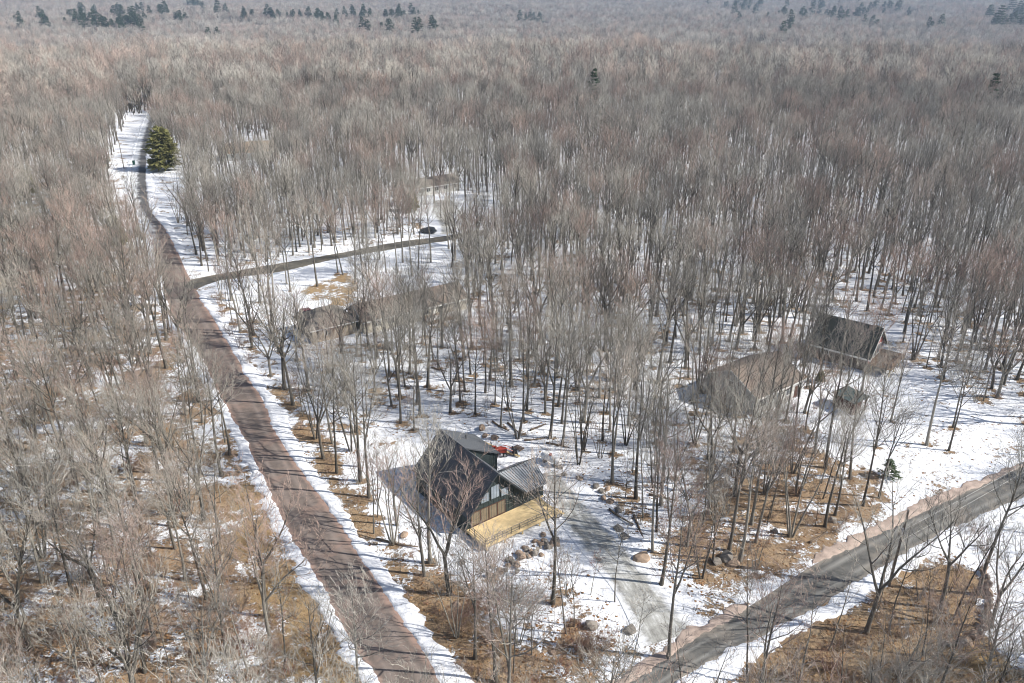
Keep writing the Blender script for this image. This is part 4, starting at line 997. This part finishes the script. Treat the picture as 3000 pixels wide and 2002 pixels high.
m = prism_y(MB(), [(2.3, 0.25), (3.05, 0.2), (3.05, 0.26), (2.45, 0.4), (2.5, 0.95), (2.36, 0.95)], -0.8, 0.8); part('bucket', m, M['black_metal'], tr)

pt = thing('propane_tank', 'white propane tank with red dome lid on the snow', 'propane tank', (5.7, 99.4, 0.0), R(-42))
m = MB(); r_ = 0.56; L_ = 1.45
prof = [(-L_ - 0.38, 0.0001), (-L_ - 0.33, 0.22), (-L_ - 0.18, 0.43), (-L_, r_), (L_, r_), (L_ + 0.18, 0.43), (L_ + 0.33, 0.22), (L_ + 0.38, 0.0001)]
m.tube([(x, 0, 0.95) for x, _ in prof], [r for _, r in prof], 20, cap=True); part('body', m, M['white_paint'], pt, smooth=True)
m = MB(); m.tube([(-0.1, 0, 1.45), (-0.1, 0, 1.62), (-0.1, 0, 1.72), (-0.1, 0, 1.76)], [0.24, 0.24, 0.15, 0.01], 12, cap=True); part('dome_lid', m, M['red_paint'], pt)
for x in (-1.0, 1.0): m = MB(); m.box(x - 0.2, x + 0.2, -0.45, 0.45, -0.15, 0.5); part('block_foot', m, M['rock'], pt)

for k, (x0, y0, a, L_) in enumerate(((-4.6, 105.3, -36, 5.2), (-4.3, 105.1, -37, 5.4), (-4.9, 104.2, -20, 4.4), (-3.0, 103.4, -30, 4.8))):
    m = MB(); m.box(0, L_, -0.14, 0.14, 0, 0.09); m.box(0, L_, -0.14, 0.14, 0.092, 0.16) if k == 0 else None
    o = part('lumber_board', m, M['deck_wood'], None); o.location = (x0, y0, 0.15 + 0.11 * k); o.rotation_euler = (0, R(3), R(a))
    tag(o, ('longest yellow lumber board behind the chalet', 'second yellow lumber board lying against the longest one', 'short yellow board beside the dormer wall', 'yellow board pointing at the red tractor')[k], 'board', 'loose lumber behind the chalet')
pl = thing('pallet', 'grey weathered pallet lying on the snow beyond the tractor', 'pallet', (1.0, 103.6, 0.08), R(-42))
for k in range(6): m = MB(); m.box(-0.75, 0.75, -0.55 + 0.19 * k, -0.43 + 0.19 * k, 0.1, 0.13); part('slat', m, M['old_deck'], pl)
for y in (-0.7, 0, 0.66): m = MB(); m.box(y - 0.02, y + 0.06, -0.55, 0.5, -0.02, 0.098); part('runner', m, M['old_deck'], pl)

def utility_pole(label, loc, H, lean=(0, 0), transformer=False, rz=0.0):
    p = thing('utility_pole', label, 'utility pole', (*loc, 0), rz); p.rotation_euler = (lean[0], lean[1], rz)
    m = MB(); m.tube([(0, 0, -0.5), (0, 0, H)], [0.17, 0.11], 8, cap=True); part('pole', m, M['pole_wood'], p)
    m = MB(); m.tube([(0, 0, H), (0, 0, H + 0.18)], [0.035, 0.05], 6, cap=True); part('insulator', m, M['steel'], p)
    if transformer:
        m = MB(); m.tube([(-0.42, 0, H - 3.2), (-0.42, 0, H - 2.25), (-0.42, 0, H - 2.15)], [0.27, 0.27, 0.15], 10, cap=True); part('transformer', m, M['steel'], p)
        m = MB(); m.box(-0.2, 0.0, -0.05, 0.05, H - 2.7, H - 2.6); part('bracket', m, M['steel'], p)
    return p
PX, PY = G(2604, 1717)
utility_pole('weathered utility pole with grey transformer beside the dark road', (PX, PY), 10.6, (0, 0.02), True, 0.4)
utility_pole('utility pole on the snowy verge nearer the blue bin', G(352, 627), 10.5)
utility_pole('utility pole on the snowy verge by the green bin', G(363, 492), 10.5)
QX, QY = PX + 42, PY + 27
def wire(label, p0, p1, sag):
    pts_ = []
    for k in range(13):
        t = k / 12; a = np.array(p0) * (1 - t) + np.array(p1) * t; a[2] -= sag * 4 * t * (1 - t); pts_.append(a)
    m = MB(); m.tube(pts_, [0.016] * 13, 4, cap=True); o = part('power_line', m, M['wire'], None); tag(o, label, 'power line', 'wires along the dark road')
wire('upper power line running from the transformer pole over the dark road', (PX, PY, 7.9), (QX, QY, 8.2), 0.5)
wire('lower power line running from the transformer pole over the dark road', (PX, PY, 6.4), (QX, QY, 6.8), 0.5)
utility_pole('next utility pole along the dark road', (QX, QY), 10.6)

def bin_(label, loc, rz, mat, lid):
    b = thing('wheeled_bin', label, 'bin', (*loc, 0.05), rz)
    m = MB(); m.hexa([(-0.26, -0.3, 0.1), (0.26, -0.3, 0.1), (0.26, 0.24, 0.1), (-0.26, 0.24, 0.1), (-0.36, -0.4, 1.2), (0.36, -0.4, 1.2), (0.36, 0.38, 1.2), (-0.36, 0.38, 1.2)]); part('body', m, M[mat], b)
    m = MB(); m.hexa([(-0.4, -0.44, 1.2), (0.4, -0.44, 1.2), (0.4, 0.46, 1.2), (-0.4, 0.46, 1.2), (-0.36, -0.38, 1.3), (0.36, -0.38, 1.3), (0.36, 0.42, 1.34), (-0.36, 0.42, 1.34)]); part('lid', m, M[lid], b)
    for x in (-0.3, 0.3): m = MB(); m.tube([(x - 0.04, 0.3, 0.14), (x + 0.04, 0.3, 0.14)], [0.14, 0.14], 10, cap=True); part('wheel', m, M['rubber'], b)
    b.scale = (1.3, 1.3, 1.25)
bin_('dark green wheeled bin on the snowy verge of the long road', G(393, 484), 0.3, 'green_plastic', 'green_plastic')
bin_('wheeled bin with blue lid on the snowy verge of the long road', G(396, 684), 0.2, 'black_metal', 'blue_plastic')
bin_('black wheeled bin beside the blue-lidded bin', G(407, 686), 0.1, 'black_metal', 'black_metal')

# ------------------------------------------------------------------ stones, logs, brush
ROCKM = []
for k in range(5):
    q = random.Random(900 + k); bmv = MB(); import bmesh
    bm = bmesh.new(); bmesh.ops.create_icosphere(bm, subdivisions=2, radius=0.5)
    ph = [q.uniform(0, 6.28) for _ in range(6)]
    for v in bm.verts:
        c = v.co; s = 1 + 0.18 * math.sin(c.x * 5 + ph[0]) + 0.16 * math.sin(c.y * 6 + ph[1]) + 0.15 * math.sin(c.z * 7 + ph[2]) + q.uniform(-0.05, 0.05)
        v.co = c * s
        for ax in range(3):
            pass
    for _ in range(9):
        n_ = Vector((q.gauss(0, 1), q.gauss(0, 1), q.gauss(0, 1))).normalized(); lim = q.uniform(0.28, 0.42)
        for v in bm.verts:
            e_ = v.co.dot(n_) - lim
            if e_ > 0: v.co -= n_ * e_ * 0.95
    me = bpy.data.meshes.new('stone'); bm.to_mesh(me); bm.free(); me.materials.append(M['rock' if k % 2 else 'rock_tan']); ROCKM.append(me)
def stone(name, x, y, s, parent=None, z=None, k=None):
    o = obj(name, ROCKM[rnd.randrange(5) if k is None else k], parent); o.location = (x, y, (zt1(x, y) if z is None else z) + 0.18 * s[2]); o.scale = s; o.rotation_euler = (rnd.uniform(-0.3, 0.3), rnd.uniform(-0.3, 0.3), rnd.uniform(0, 6.28)); return o
BLD = [(1745, 1427, 1.5, 'tan flat-topped boulder leading the driveway row'), (1762, 1442, 1.4, 'boulder second in the driveway row'), (1778, 1436, 1.2, 'small round boulder standing back from the driveway row'), (1768, 1462, 1.3, 'snow-capped boulder in the middle of the driveway row'), (1790, 1470, 1.5, 'rounded grey boulder ending the upper driveway row'),
 (1812, 1497, 1.7, 'long tan boulder beside the fallen trunk near the driveway'), (1812, 1552, 1.8, 'large grey boulder under the fallen trunk'), (1830, 1575, 1.8, 'dark lower boulder of the pair by the driveway bend'), (1886, 1640, 2.4, 'big brown boulder mound beside the driveway bend'),
 (1412, 1258, 2.0, 'big tan flat boulder behind the chalet'), (1452, 1284, 1.7, 'round boulder behind the chalet near the dormer'), (1420, 1280, 1.4, 'low grey slab behind the chalet'), (1640, 1372, 1.2, 'boulder beside the propane tank'), (1652, 1392, 1.2, 'dark boulder below the propane tank'), (1700, 1405, 1.3, 'boulder between propane tank and driveway row'),
 (1728, 1838, 2.2, 'big round tan boulder in the thicket below the chalet'), (1845, 1850, 2.0, 'pale wedge boulder beside the driveway mouth'), (2098, 1648, 1.8, 'grey boulder at the foot of the slope above the dark road'), (2130, 1640, 2.6, 'long grey slab leaning above the dark road'), (2152, 1655, 1.9, 'tilted pointed slab above the dark road'), (2437, 1528, 1.7, 'upright grey boulder against a trunk above the dark road'),
 (1187, 1568, 1.5, 'dark boulder on the brown verge beside the long road'), (1340, 1775, 1.3, 'flat boulder in brush below the deck'), (1355, 1650, 1.2, 'brown boulder at the edge of the yard snow'), (2270, 1560, 1.2, 'small boulder half buried on the brown slope'), (1620, 1915, 1.1, 'lone boulder near the bottom edge wood'), (2795, 1815, 0.9, 'pale boulder in the leaves inside the stone wall')]
for px, py, s, lab in BLD:
    x, y = G(px, py); o = stone('boulder', x, y, (s * 0.95, s * 0.75, s * 0.55)); tag(o, lab, 'boulder', 'boulders around the lots')
    if 'snow-capped' in lab: pass
line = resample(np.array(GL([(1432, 1700), (1480, 1668), (1530, 1630), (1565, 1618), (1600, 1600), (1638, 1588)])), 300)
q = random.Random(5)
for k in range(64):
    c = line[q.randrange(300)]; x, y = c[0] + q.gauss(0, 0.55), c[1] + q.gauss(0, 0.8); s = q.uniform(0.45, 0.95)
    o = stone('rubble_stone', x, y, (s * 1.2, s, s * 0.8), z=q.choice((0, 0, 0.25))); tag(o, 'angular tan stone of the rubble heap below the deck', 'stone', 'stones of the rubble heap')
sw = thing('stone_wall', 'curved dry stone wall around the leafy corner of the lawn', 'stone wall')
wl_ = resample(np.array(GL([(2880, 1670), (2893, 1720), (2897, 1765), (2888, 1800), (2882, 1830), (2866, 1860), (2842, 1880), (2815, 1890), (2770, 1890)])), 34)
for k in range(34):
    for lay in (0, 1):
        if lay and k % 4 == 3: continue
        c = wl_[k]; s = rnd.uniform(0.75, 1.05); stone('stone', c[0] + rnd.uniform(-0.2, 0.2), c[1] + rnd.uniform(-0.25, 0.25), (s * 1.1, s * 0.85, s * 0.6), sw, z=lay * 0.34)
def log_mesh(q, L, r):
    p, _ = curve_path(q, (0, 0, r * 0.8), (1, 0, 0), L, 5, 0.0, 0.06); m = MB(); m.tube(p, [r * (1 - 0.5 * k / 5) for k in range(6)], 7, cap=True)
    for k in range(5):
        b, d = at_path(p, q.uniform(0.3, 0.95)); dd = side_dir(q, d, R(q.uniform(30, 70))); dd[2] = abs(dd[2]); e, _ = curve_path(q, b, dd, L * q.uniform(0.1, 0.25), 3, 0.03, 0.15); m.tube(e, [r * 0.35, r * 0.22, r * 0.12, 0], 4)
    return m
LOGS = [((1785, 1494), (1833, 1542), 'fallen trunk across the driveway boulders'), ((1857, 1513), (1885, 1594), 'fallen trunk pointing down beside the driveway bend'), ((1443, 1237), (1474, 1266), 'broken dark log standing out of the snow behind the chalet'), ((1487, 1241), (1523, 1267), 'dark forked branch log behind the chalet'), ((1553, 1262), (1590, 1248), 'curved log on the snow beyond the chalet'), ((1536, 1292), (1600, 1286), 'long log lying beyond the propane tank'), ((1264, 1080), (1300, 1094), 'short log on the snow near the ranch house'), ((780, 1965), (840, 2000), 'pale fallen limb beside the grassy verge'), ((2162, 1664), (2300, 1670), 'long grey log lying above the dark road'), ((2371, 1592), (2412, 1564), 'pile-like pale limb on the brown slope'), ((1102, 1581), (1213, 1607), 'fallen limb on the brown verge by the long road'), ((1600, 1300), (1660, 1310), 'log between trunks beyond the propane tank'), ((1900, 1450), (1990, 1465), 'log in the snow beyond the driveway boulders'), ((2000, 1530), (2060, 1500), 'log at the edge of the brown slope')]
for a, b, lab in LOGS:
    p, r_ = np.array(G(*a)), np.array(G(*b)); d = r_ - p; q = random.Random(int(p[0] * 31) & 1023)
    o = part('fallen_log', log_mesh(q, float(np.hypot(*d)) + 0.5, 0.17), M['log'], None, smooth=True); o.location = (p[0], p[1], zt1(*p)); o.rotation_euler = (0, 0, math.atan2(d[1], d[0])); tag(o, lab, 'log', 'fallen logs and limbs')

def shrub_mesh(seed, H, n, spread, mats, tw=1.0):
    q = random.Random(seed); m = MB()
    for k in range(n):
        a = q.uniform(0, 6.28); r = q.random() ** 0.5 * 0.4
        d = np.array([math.cos(a) * spread * q.random(), math.sin(a) * spread * q.random(), 1.0]); d /= nrm(d)
        L = H * q.uniform(0.65, 1.1); p, _ = curve_path(q, (r * math.cos(a), r * math.sin(a), -0.1), d, L, 4, 0.02, 0.12)
        rr = 0.022 * tw; m.tube(p, [rr, rr * 0.8, rr * 0.6, rr * 0.4, 0], 3)
        for j in range(9):
            b, dd = at_path(p, q.uniform(0.2, 0.98)); e = side_dir(q, dd, R(q.uniform(25, 55))); l2 = L * q.uniform(0.18, 0.4); c, _ = curve_path(q, b, e, l2, 2, 0.06, 0.12); m.tube(c, [rr * 0.5, rr * 0.35, 0], 3)
            for w in range(4):
                f, de = at_path(c, q.uniform(0.15, 0.95)); g_ = side_dir(q, de, R(q.uniform(25, 50))); m.tube([f, f + g_ * l2 * q.uniform(0.3, 0.6)], [rr * 0.33, 0], 3)
    return m.mesh('shrub', mats)
SHM = [shrub_mesh(20, 2.4, 16, 0.7, M['shrub']), shrub_mesh(21, 3.2, 20, 0.8, M['shrub']), shrub_mesh(22, 1.6, 18, 0.9, M['shrub']), shrub_mesh(23, 4.2, 26, 0.75, M['twig'])]
SHR = [(640, 890, 1), (655, 930, 1), (680, 985, 1), (705, 1025, 1), (725, 1065, 0), (690, 960, 0), (860, 1130, 1), (880, 1150, 2), (1385, 1525, 0), (1370, 1505, 1), (2640, 1990, 3), (2720, 2000, 3), (2560, 2010, 3), (1690, 1900, 1), (1715, 1925, 2), (1745, 1905, 1), (1780, 1890, 2), (2300, 1212, 1), (2330, 1205, 0), (2265, 1225, 0), (700, 1790, 1), (722, 1835, 0), (740, 1880, 1), (965, 990, 1), (1000, 1010, 1), (930, 1000, 0), (1100, 1010, 1), (2390, 1200, 2), (1230, 1500, 2), (1400, 1760, 2), (1440, 1800, 1), (1370, 1800, 2), (1340, 1850, 1), (1290, 1800, 2), (1420, 1880, 0), (2230, 1700, 2), (2330, 1620, 2), (2450, 1560, 2), (2860, 1560, 2), (2880, 1610, 2), (820, 1900, 0), (780, 1700, 0), (600, 1700, 1), (430, 1850, 1), (250, 1700, 1), (120, 1800, 1), (330, 1600, 0), (520, 1500, 1), (380, 1380, 1), (200, 1350, 1), (2830, 1940, 0), (2420, 1960, 1), (2300, 1980, 0)]
SP_ = [G(a, b) for a, b, _ in SHR]
for (px, py, k), (x, y), (o_, lm) in zip(SHR, SP_, rank_labels(SP_)):
    o = obj('shrub', SHM[k]); o.location = (x, y, zt1(x, y)); s = rnd.uniform(0.85, 1.2); o.scale = (s, s, s); o.rotation_euler = (0, 0, rnd.uniform(0, 6.28))
    tag(o, f'{("reddish twiggy", "tall brown twiggy", "low brown twiggy", "large grey spreading")[k]} shrub, {o_} shrub to {lm}', 'shrub', 'leafless shrubs')
# brush pile below the rubble
q = random.Random(77); bp = MB()
for k in range(420):
    a = q.uniform(0, 6.28); r = q.random() ** 0.6 * 3.2; h_ = 1.1 * (1 - (r / 3.3) ** 2) * q.random(); d = np.array([q.gauss(0, 1), q.gauss(0, 1), q.gauss(0.1, 0.3)]); d /= nrm(d)
    p, _ = curve_path(q, (r * math.cos(a) * 1.1, r * math.sin(a), h_ + 0.05), d, q.uniform(0.8, 2.4), 3, -0.02, 0.2); rr = q.uniform(0.012, 0.035); bp.tube(p, [rr, rr * 0.8, rr * 0.5, 0], 3)
x, y = G(1515, 1770); o = part('brush_pile', bp, M['bark'], None, 'stuff'); o.location = (x, y, zt1(x, y)); o['label'] = 'grey heap of cut brush below the rubble stones'; o['category'] = 'brush pile'

# low twiggy brush under the wood: nobody could count it
q = random.Random(31); rows = []
for _ in range(5200):
    px, py = q.uniform(-40, 3040), q.uniform(900, 2030); x, y = G(px, py)
    rows.append([x, y, 0, q.randrange(3), q.uniform(0, 6.28), q.uniform(0.45, 1.0)])
rows = np.array(rows); k = road_clear(rows[:, 0], rows[:, 1]) > 2.4
for z in NO_TREES[:3]: k &= ~inpoly(rows[:, 0], rows[:, 1], z)
r1x = np.interp(rows[:, 1], r1c[:, 1], r1c[:, 0]); lf = rows[:, 0] < r1x
k &= rng.random(len(rows)) < np.where(lf, 0.36, np.clip(1.3 * leaf[np.clip(np.searchsorted(gy, rows[:, 1]), 0, ny - 1), np.clip(np.searchsorted(gx, rows[:, 0]), 0, nx - 1)] - 0.45, 0.02, 0.45))
rows = rows[k]; rows[:, 2] = zt(rows[:, 0], rows[:, 1])
U = instancer('undergrowth', [bpy.data.objects.new('brush', shrub_mesh(60 + i, h_, n_, 0.9, M['shrub'])) for i, (h_, n_) in enumerate(((1.5, 8), (2.2, 9), (1.0, 9)))], rows)
U['label'] = 'low brown leafless brush under the trees'; U['category'] = 'brush'
# saplings
sp = []
q = random.Random(8)
while len(sp) < 110:
    px, py = q.uniform(40, 2960), q.uniform(1080, 1990); x, y = G(px, py)
    if road_clear(np.array([x]), np.array([y]))[0] < 2.5 or any(inpoly(np.array([x]), np.array([y]), z)[0] for z in NO_TREES): continue
    if min([9] + [math.hypot(x - a, y - b) for a, b in sp]) < 2.5: continue
    sp.append((x, y))
for (x, y), (o_, lm) in zip(sp, rank_labels(sp)):
    H, tm, cm = SAP[q.randrange(4)]; t = thing('sapling', f'thin young tree, {o_} sapling to {lm}', 'sapling', (x, y, zt1(x, y)), q.uniform(0, 6.28), 'young trees under the wood')
    s = q.uniform(0.6, 1.25); t.scale = (s, s, s); t.rotation_euler = (q.gauss(0, 0.05), q.gauss(0, 0.05), q.uniform(0, 6.28)); obj('trunk', tm, t); obj('crown', cm, t)

# ------------------------------------------------------------------ conifers
def conifer(seed, H, W, tiers, per, mat, open_=0.0, needles=10, rnd_=0.75):
    q = random.Random(seed); T, C = MB(), MB(); T.tube([(0, 0, -0.3), (0, 0, H * 0.97)], [H * 0.014, 0.02], 6)
    for i in range(tiers):
        t = (i + 0.5) / tiers; z = H * (0.10 + 0.88 * t); L = W / 2 * (1 - t) ** rnd_ * q.uniform(0.8, 1.12) + 0.15
        for k in range(per):
            a = q.uniform(0, 6.28); l = L * q.uniform(0.65, 1.1); dz = -0.12 * l + l * 0.25 * t
            p0 = np.array([0, 0, z + q.uniform(-0.3, 0.3)]); p1 = p0 + np.array([math.cos(a) * l, math.sin(a) * l, dz])
            C.tube([p0, p1], [0.04, 0], 3)
            for n in range(needles):
                u = 0.25 + 0.75 * q.random(); b = p0 * (1 - u) + p1 * u; s = 0.18 * W / 8 * 2.2 * (0.6 + 0.8 * q.random())
                d = np.array([math.cos(a) + q.gauss(0, 0.7), math.sin(a) + q.gauss(0, 0.7), q.gauss(0.1, 0.35)]); d /= nrm(d); u_, v_ = frame(d)
                A_ = b + d * s * 2.2; w_ = s * 0.55
                C.add([tuple(b + u_ * w_), tuple(b - u_ * w_ * 0.5 + v_ * w_ * 0.8), tuple(b - u_ * w_ * 0.5 - v_ * w_ * 0.8), tuple(A_)], [(0, 1, 3), (1, 2, 3), (2, 0, 3)])
    return T.mesh('trunk', M['bark']), C.mesh('crown', mat)
CON = [conifer(1, 16, 13.5, 20, 12, M['needle_gold'], needles=18, rnd_=0.5), conifer(2, 18, 8.5, 13, 8, M['needle'], needles=8), conifer(3, 15, 7.0, 12, 8, M['needle'], needles=8), conifer(4, 20, 10, 11, 8, M['needle'], needles=9)]
def plant_conifer(px, py, k, s, label, grp=None, name='conifer_tree', squash=1.0):
    x, y = Gt(px, py, (12.0 if py < 350 else 0.0)); t = thing(name, label, 'conifer', (x, y, zt1(x, y)), rnd.uniform(0, 6.28), grp); t.scale = (s / squash, s / squash, s * squash ** 0.5); obj('trunk', CON[k][0], t); obj('crown', CON[k][1], t)
plant_conifer(485, 500, 0, 1.0, 'big yellow-green spruce beside the far bend of the long road')
plant_conifer(1172, 600, 2, 0.9, 'narrow green pine beside the white house drive'); plant_conifer(1205, 620, 0, 0.42, 'small yellow-green pine in front of the white house')
plant_conifer(85, 575, 0, 0.55, 'small green pine in the wood at the left edge'); plant_conifer(345, 720, 0, 0.5, 'low spreading pine beside the blue-lidded bin')
plant_conifer(1738, 268, 1, 1.35, 'lone green pine rising from the mid-distance wood'); plant_conifer(2905, 285, 2, 1.6, 'slim dark spruce near the right edge of the wood')
plant_conifer(2600, 1400, 3, 0.2, 'dark green bush at the edge of the brown slope', squash=0.55); plant_conifer(2402, 1120, 0, 0.14, 'tiny green shrub beside the leafy bank above the shed')
FAR = [(60, 75), (140, 70), (205, 60), (222, 50), (250, 70), (265, 68), (280, 75), (300, 85), (330, 82), (355, 80), (375, 78), (385, 70), (400, 85), (410, 65), (130, 62), (570, 20), (555, 18), (590, 22), (440, 45), (470, 42), (490, 40), (530, 65), (545, 60), (612, 115), (640, 40), (720, 50), (740, 50), (780, 52), (800, 55), (820, 48), (860, 50), (880, 55), (930, 60), (945, 58), (960, 62), (985, 70), (1010, 48), (1040, 50), (1065, 52), (1085, 52), (1130, 55), (1145, 52), (1165, 55), (1185, 50), (1205, 48), (1222, 92), (1275, 90), (1062, 85), (1136, 85), (1540, 65), (1563, 62), (2130, 20), (2160, 16), (2180, 15), (2300, 50), (2345, 55), (2420, 50), (2455, 60), (2480, 55), (2500, 52), (2520, 45), (2315, 85), (2310, 98), (2730, 80), (2930, 72), (2925, 78), (2965, 78), (2990, 45), (2560, 30), (2590, 26), (2380, 20), (2230, 12), (2555, 70)]
FP = []
for i, (px, py) in enumerate(FAR):
    k = 3 if (px, py) in ((2930, 72), (2925, 78)) else (1, 2)[i % 2]; FP.append((px, py, k))
q = random.Random(4)
for px, py, k in list(FP):
    for _ in range(2): FP.append((px + q.uniform(-26, 26), py + q.uniform(-7, 7), q.choice((1, 2))))
for _ in range(36): FP.append((q.uniform(225, 420), q.uniform(28, 90), q.choice((1, 2))))
for _ in range(30): FP.append((q.uniform(2060, 2700), q.uniform(8, 58), q.choice((1, 2))))
for _ in range(14): FP.append((q.uniform(2890, 2995), q.uniform(30, 82), q.choice((2, 3))))
FP.sort()
band = lambda py: 'topmost' if py < 35 else 'upper' if py < 60 else 'lower'
cnt = {}
for px, py, k in FP:
    side = 'far left ridge' if px < 700 else 'far middle ridge' if px < 1700 else 'far right hill'
    key = (side, band(py)); cnt[key] = cnt.get(key, 0) + 1
    x, y = Gt(px, py, 15.0)
    t = thing('far_conifer', f'dark far conifer, {ORD[min(cnt[key], 100) - 1].replace(" nearest", "").replace("nearest", "first")} from the left in the {band(py)} row of the {side}', 'conifer', (x, y, zt1(x, y)), rnd.uniform(0, 6.28), 'dark conifers on the far hills')
    s = rnd.uniform(1.45, 2.0) * (1.0 + math.hypot(x, y) / 6000); t.scale = (s * 1.25, s * 1.25, s * rnd.uniform(0.8, 1.05)); obj('trunk', CON[k][0], t); obj('crown', CON[k][1], t)

# ------------------------------------------------------------------ sticks, leaf clumps and dry grass on the ground
def scatter_near(n, fn, seed):
    r = np.random.default_rng(seed); py = 1040 + 980 * r.random(n) ** 0.8; px = r.uniform(-60, 3060, n)
    u = (px - 1500) / FPX; v = (py - 1001) / FPX; Z = HC / (SP + v * CP); x, y = u * Z, Z * (CP - v * SP)
    ok = (road_clear(x, y) > 1.0) & (np.hypot(x + 0, y - 88) > 8.5); ok &= fn(x, y, r); return x[ok], y[ok], r
ix = lambda x: np.clip(np.searchsorted(gx, x), 0, nx - 1); iy = lambda y: np.clip(np.searchsorted(gy, y), 0, ny - 1)
lv = lambda x, y: leaf[iy(y), ix(x)]; tv = lambda x, y: tan[iy(y), ix(x)]
x, y, r = scatter_near(16000, lambda x, y, r: r.random(len(x)) < 0.25 + 0.6 * lv(x, y), 1); z = zt(x, y); m = MB(); q = random.Random(2)
for a, b, c in zip(x, y, z):
    t = q.uniform(0, 6.28); L = q.uniform(0.4, 1.8); rr = q.uniform(0.012, 0.035); d = np.array([math.cos(t), math.sin(t), q.uniform(-0.05, 0.25)])
    p = np.array([a, b, c + 0.03]); m.tube([p, p + d * L * 0.5 + np.array([q.gauss(0, .06), q.gauss(0, .06), 0]), p + d * L], [rr, rr * 0.8, 0], 3)
part('fallen_twigs', m, M['log'], None, 'stuff')
x, y, r = scatter_near(26000, lambda x, y, r: r.random(len(x)) < np.clip(lv(x, y) * 1.1 - 0.12, 0.03, 1) * (1 - tv(x, y)), 3); z = zt(x, y); m = MB()
for a, b, c in zip(x, y, z):
    s = q.uniform(0.07, 0.28); t = q.uniform(0, 6.28); h_ = s * q.uniform(0.25, 0.6); P = [(a + s * math.cos(t + k * 1.57) * q.uniform(0.6, 1.3), b + s * math.sin(t + k * 1.57) * q.uniform(0.6, 1.3), c - 0.02) for k in range(4)]
    m.add(P + [(a, b, c + h_)], [(0, 1, 4), (1, 2, 4), (2, 3, 4), (3, 0, 4)])
part('leaf_litter', m, M['litter'], None, 'stuff')
x, y, r = scatter_near(90000, lambda x, y, r: r.random(len(x)) < tv(x, y), 4); z = zt(x, y); m = MB()
for a, b, c in zip(x, y, z):
    t = q.uniform(0, 6.28); s = q.uniform(0.02, 0.05); h_ = q.uniform(0.12, 0.35)
    m.add([(a + s * math.cos(t + k * 2.09), b + s * math.sin(t + k * 2.09), c - 0.02) for k in range(3)] + [(a + q.gauss(0, 0.12), b + q.gauss(0, 0.12), c + h_)], [(0, 1, 3), (1, 2, 3), (2, 0, 3)])
part('dry_grass', m, M['grass'], None, 'stuff')

# ------------------------------------------------------------------ haze
hz = bpy.data.materials.new('haze'); hz.use_nodes = True; hn = hz.node_tree
hn.nodes.remove(hn.nodes['Principled BSDF']); pv = hn.nodes.new('ShaderNodeVolumePrincipled')
pv.inputs['Color'].default_value = (0.58, 0.74, 1.0, 1); pv.inputs['Density'].default_value = 0.00014; pv.inputs['Anisotropy'].default_value = 0.2
hn.links.new(pv.outputs[0], hn.nodes['Material Output'].inputs['Volume'])
m = MB(); m.box(-7500, 7500, -1500, 9000, -40, 100)
o = part('haze', m, hz, None, 'stuff')
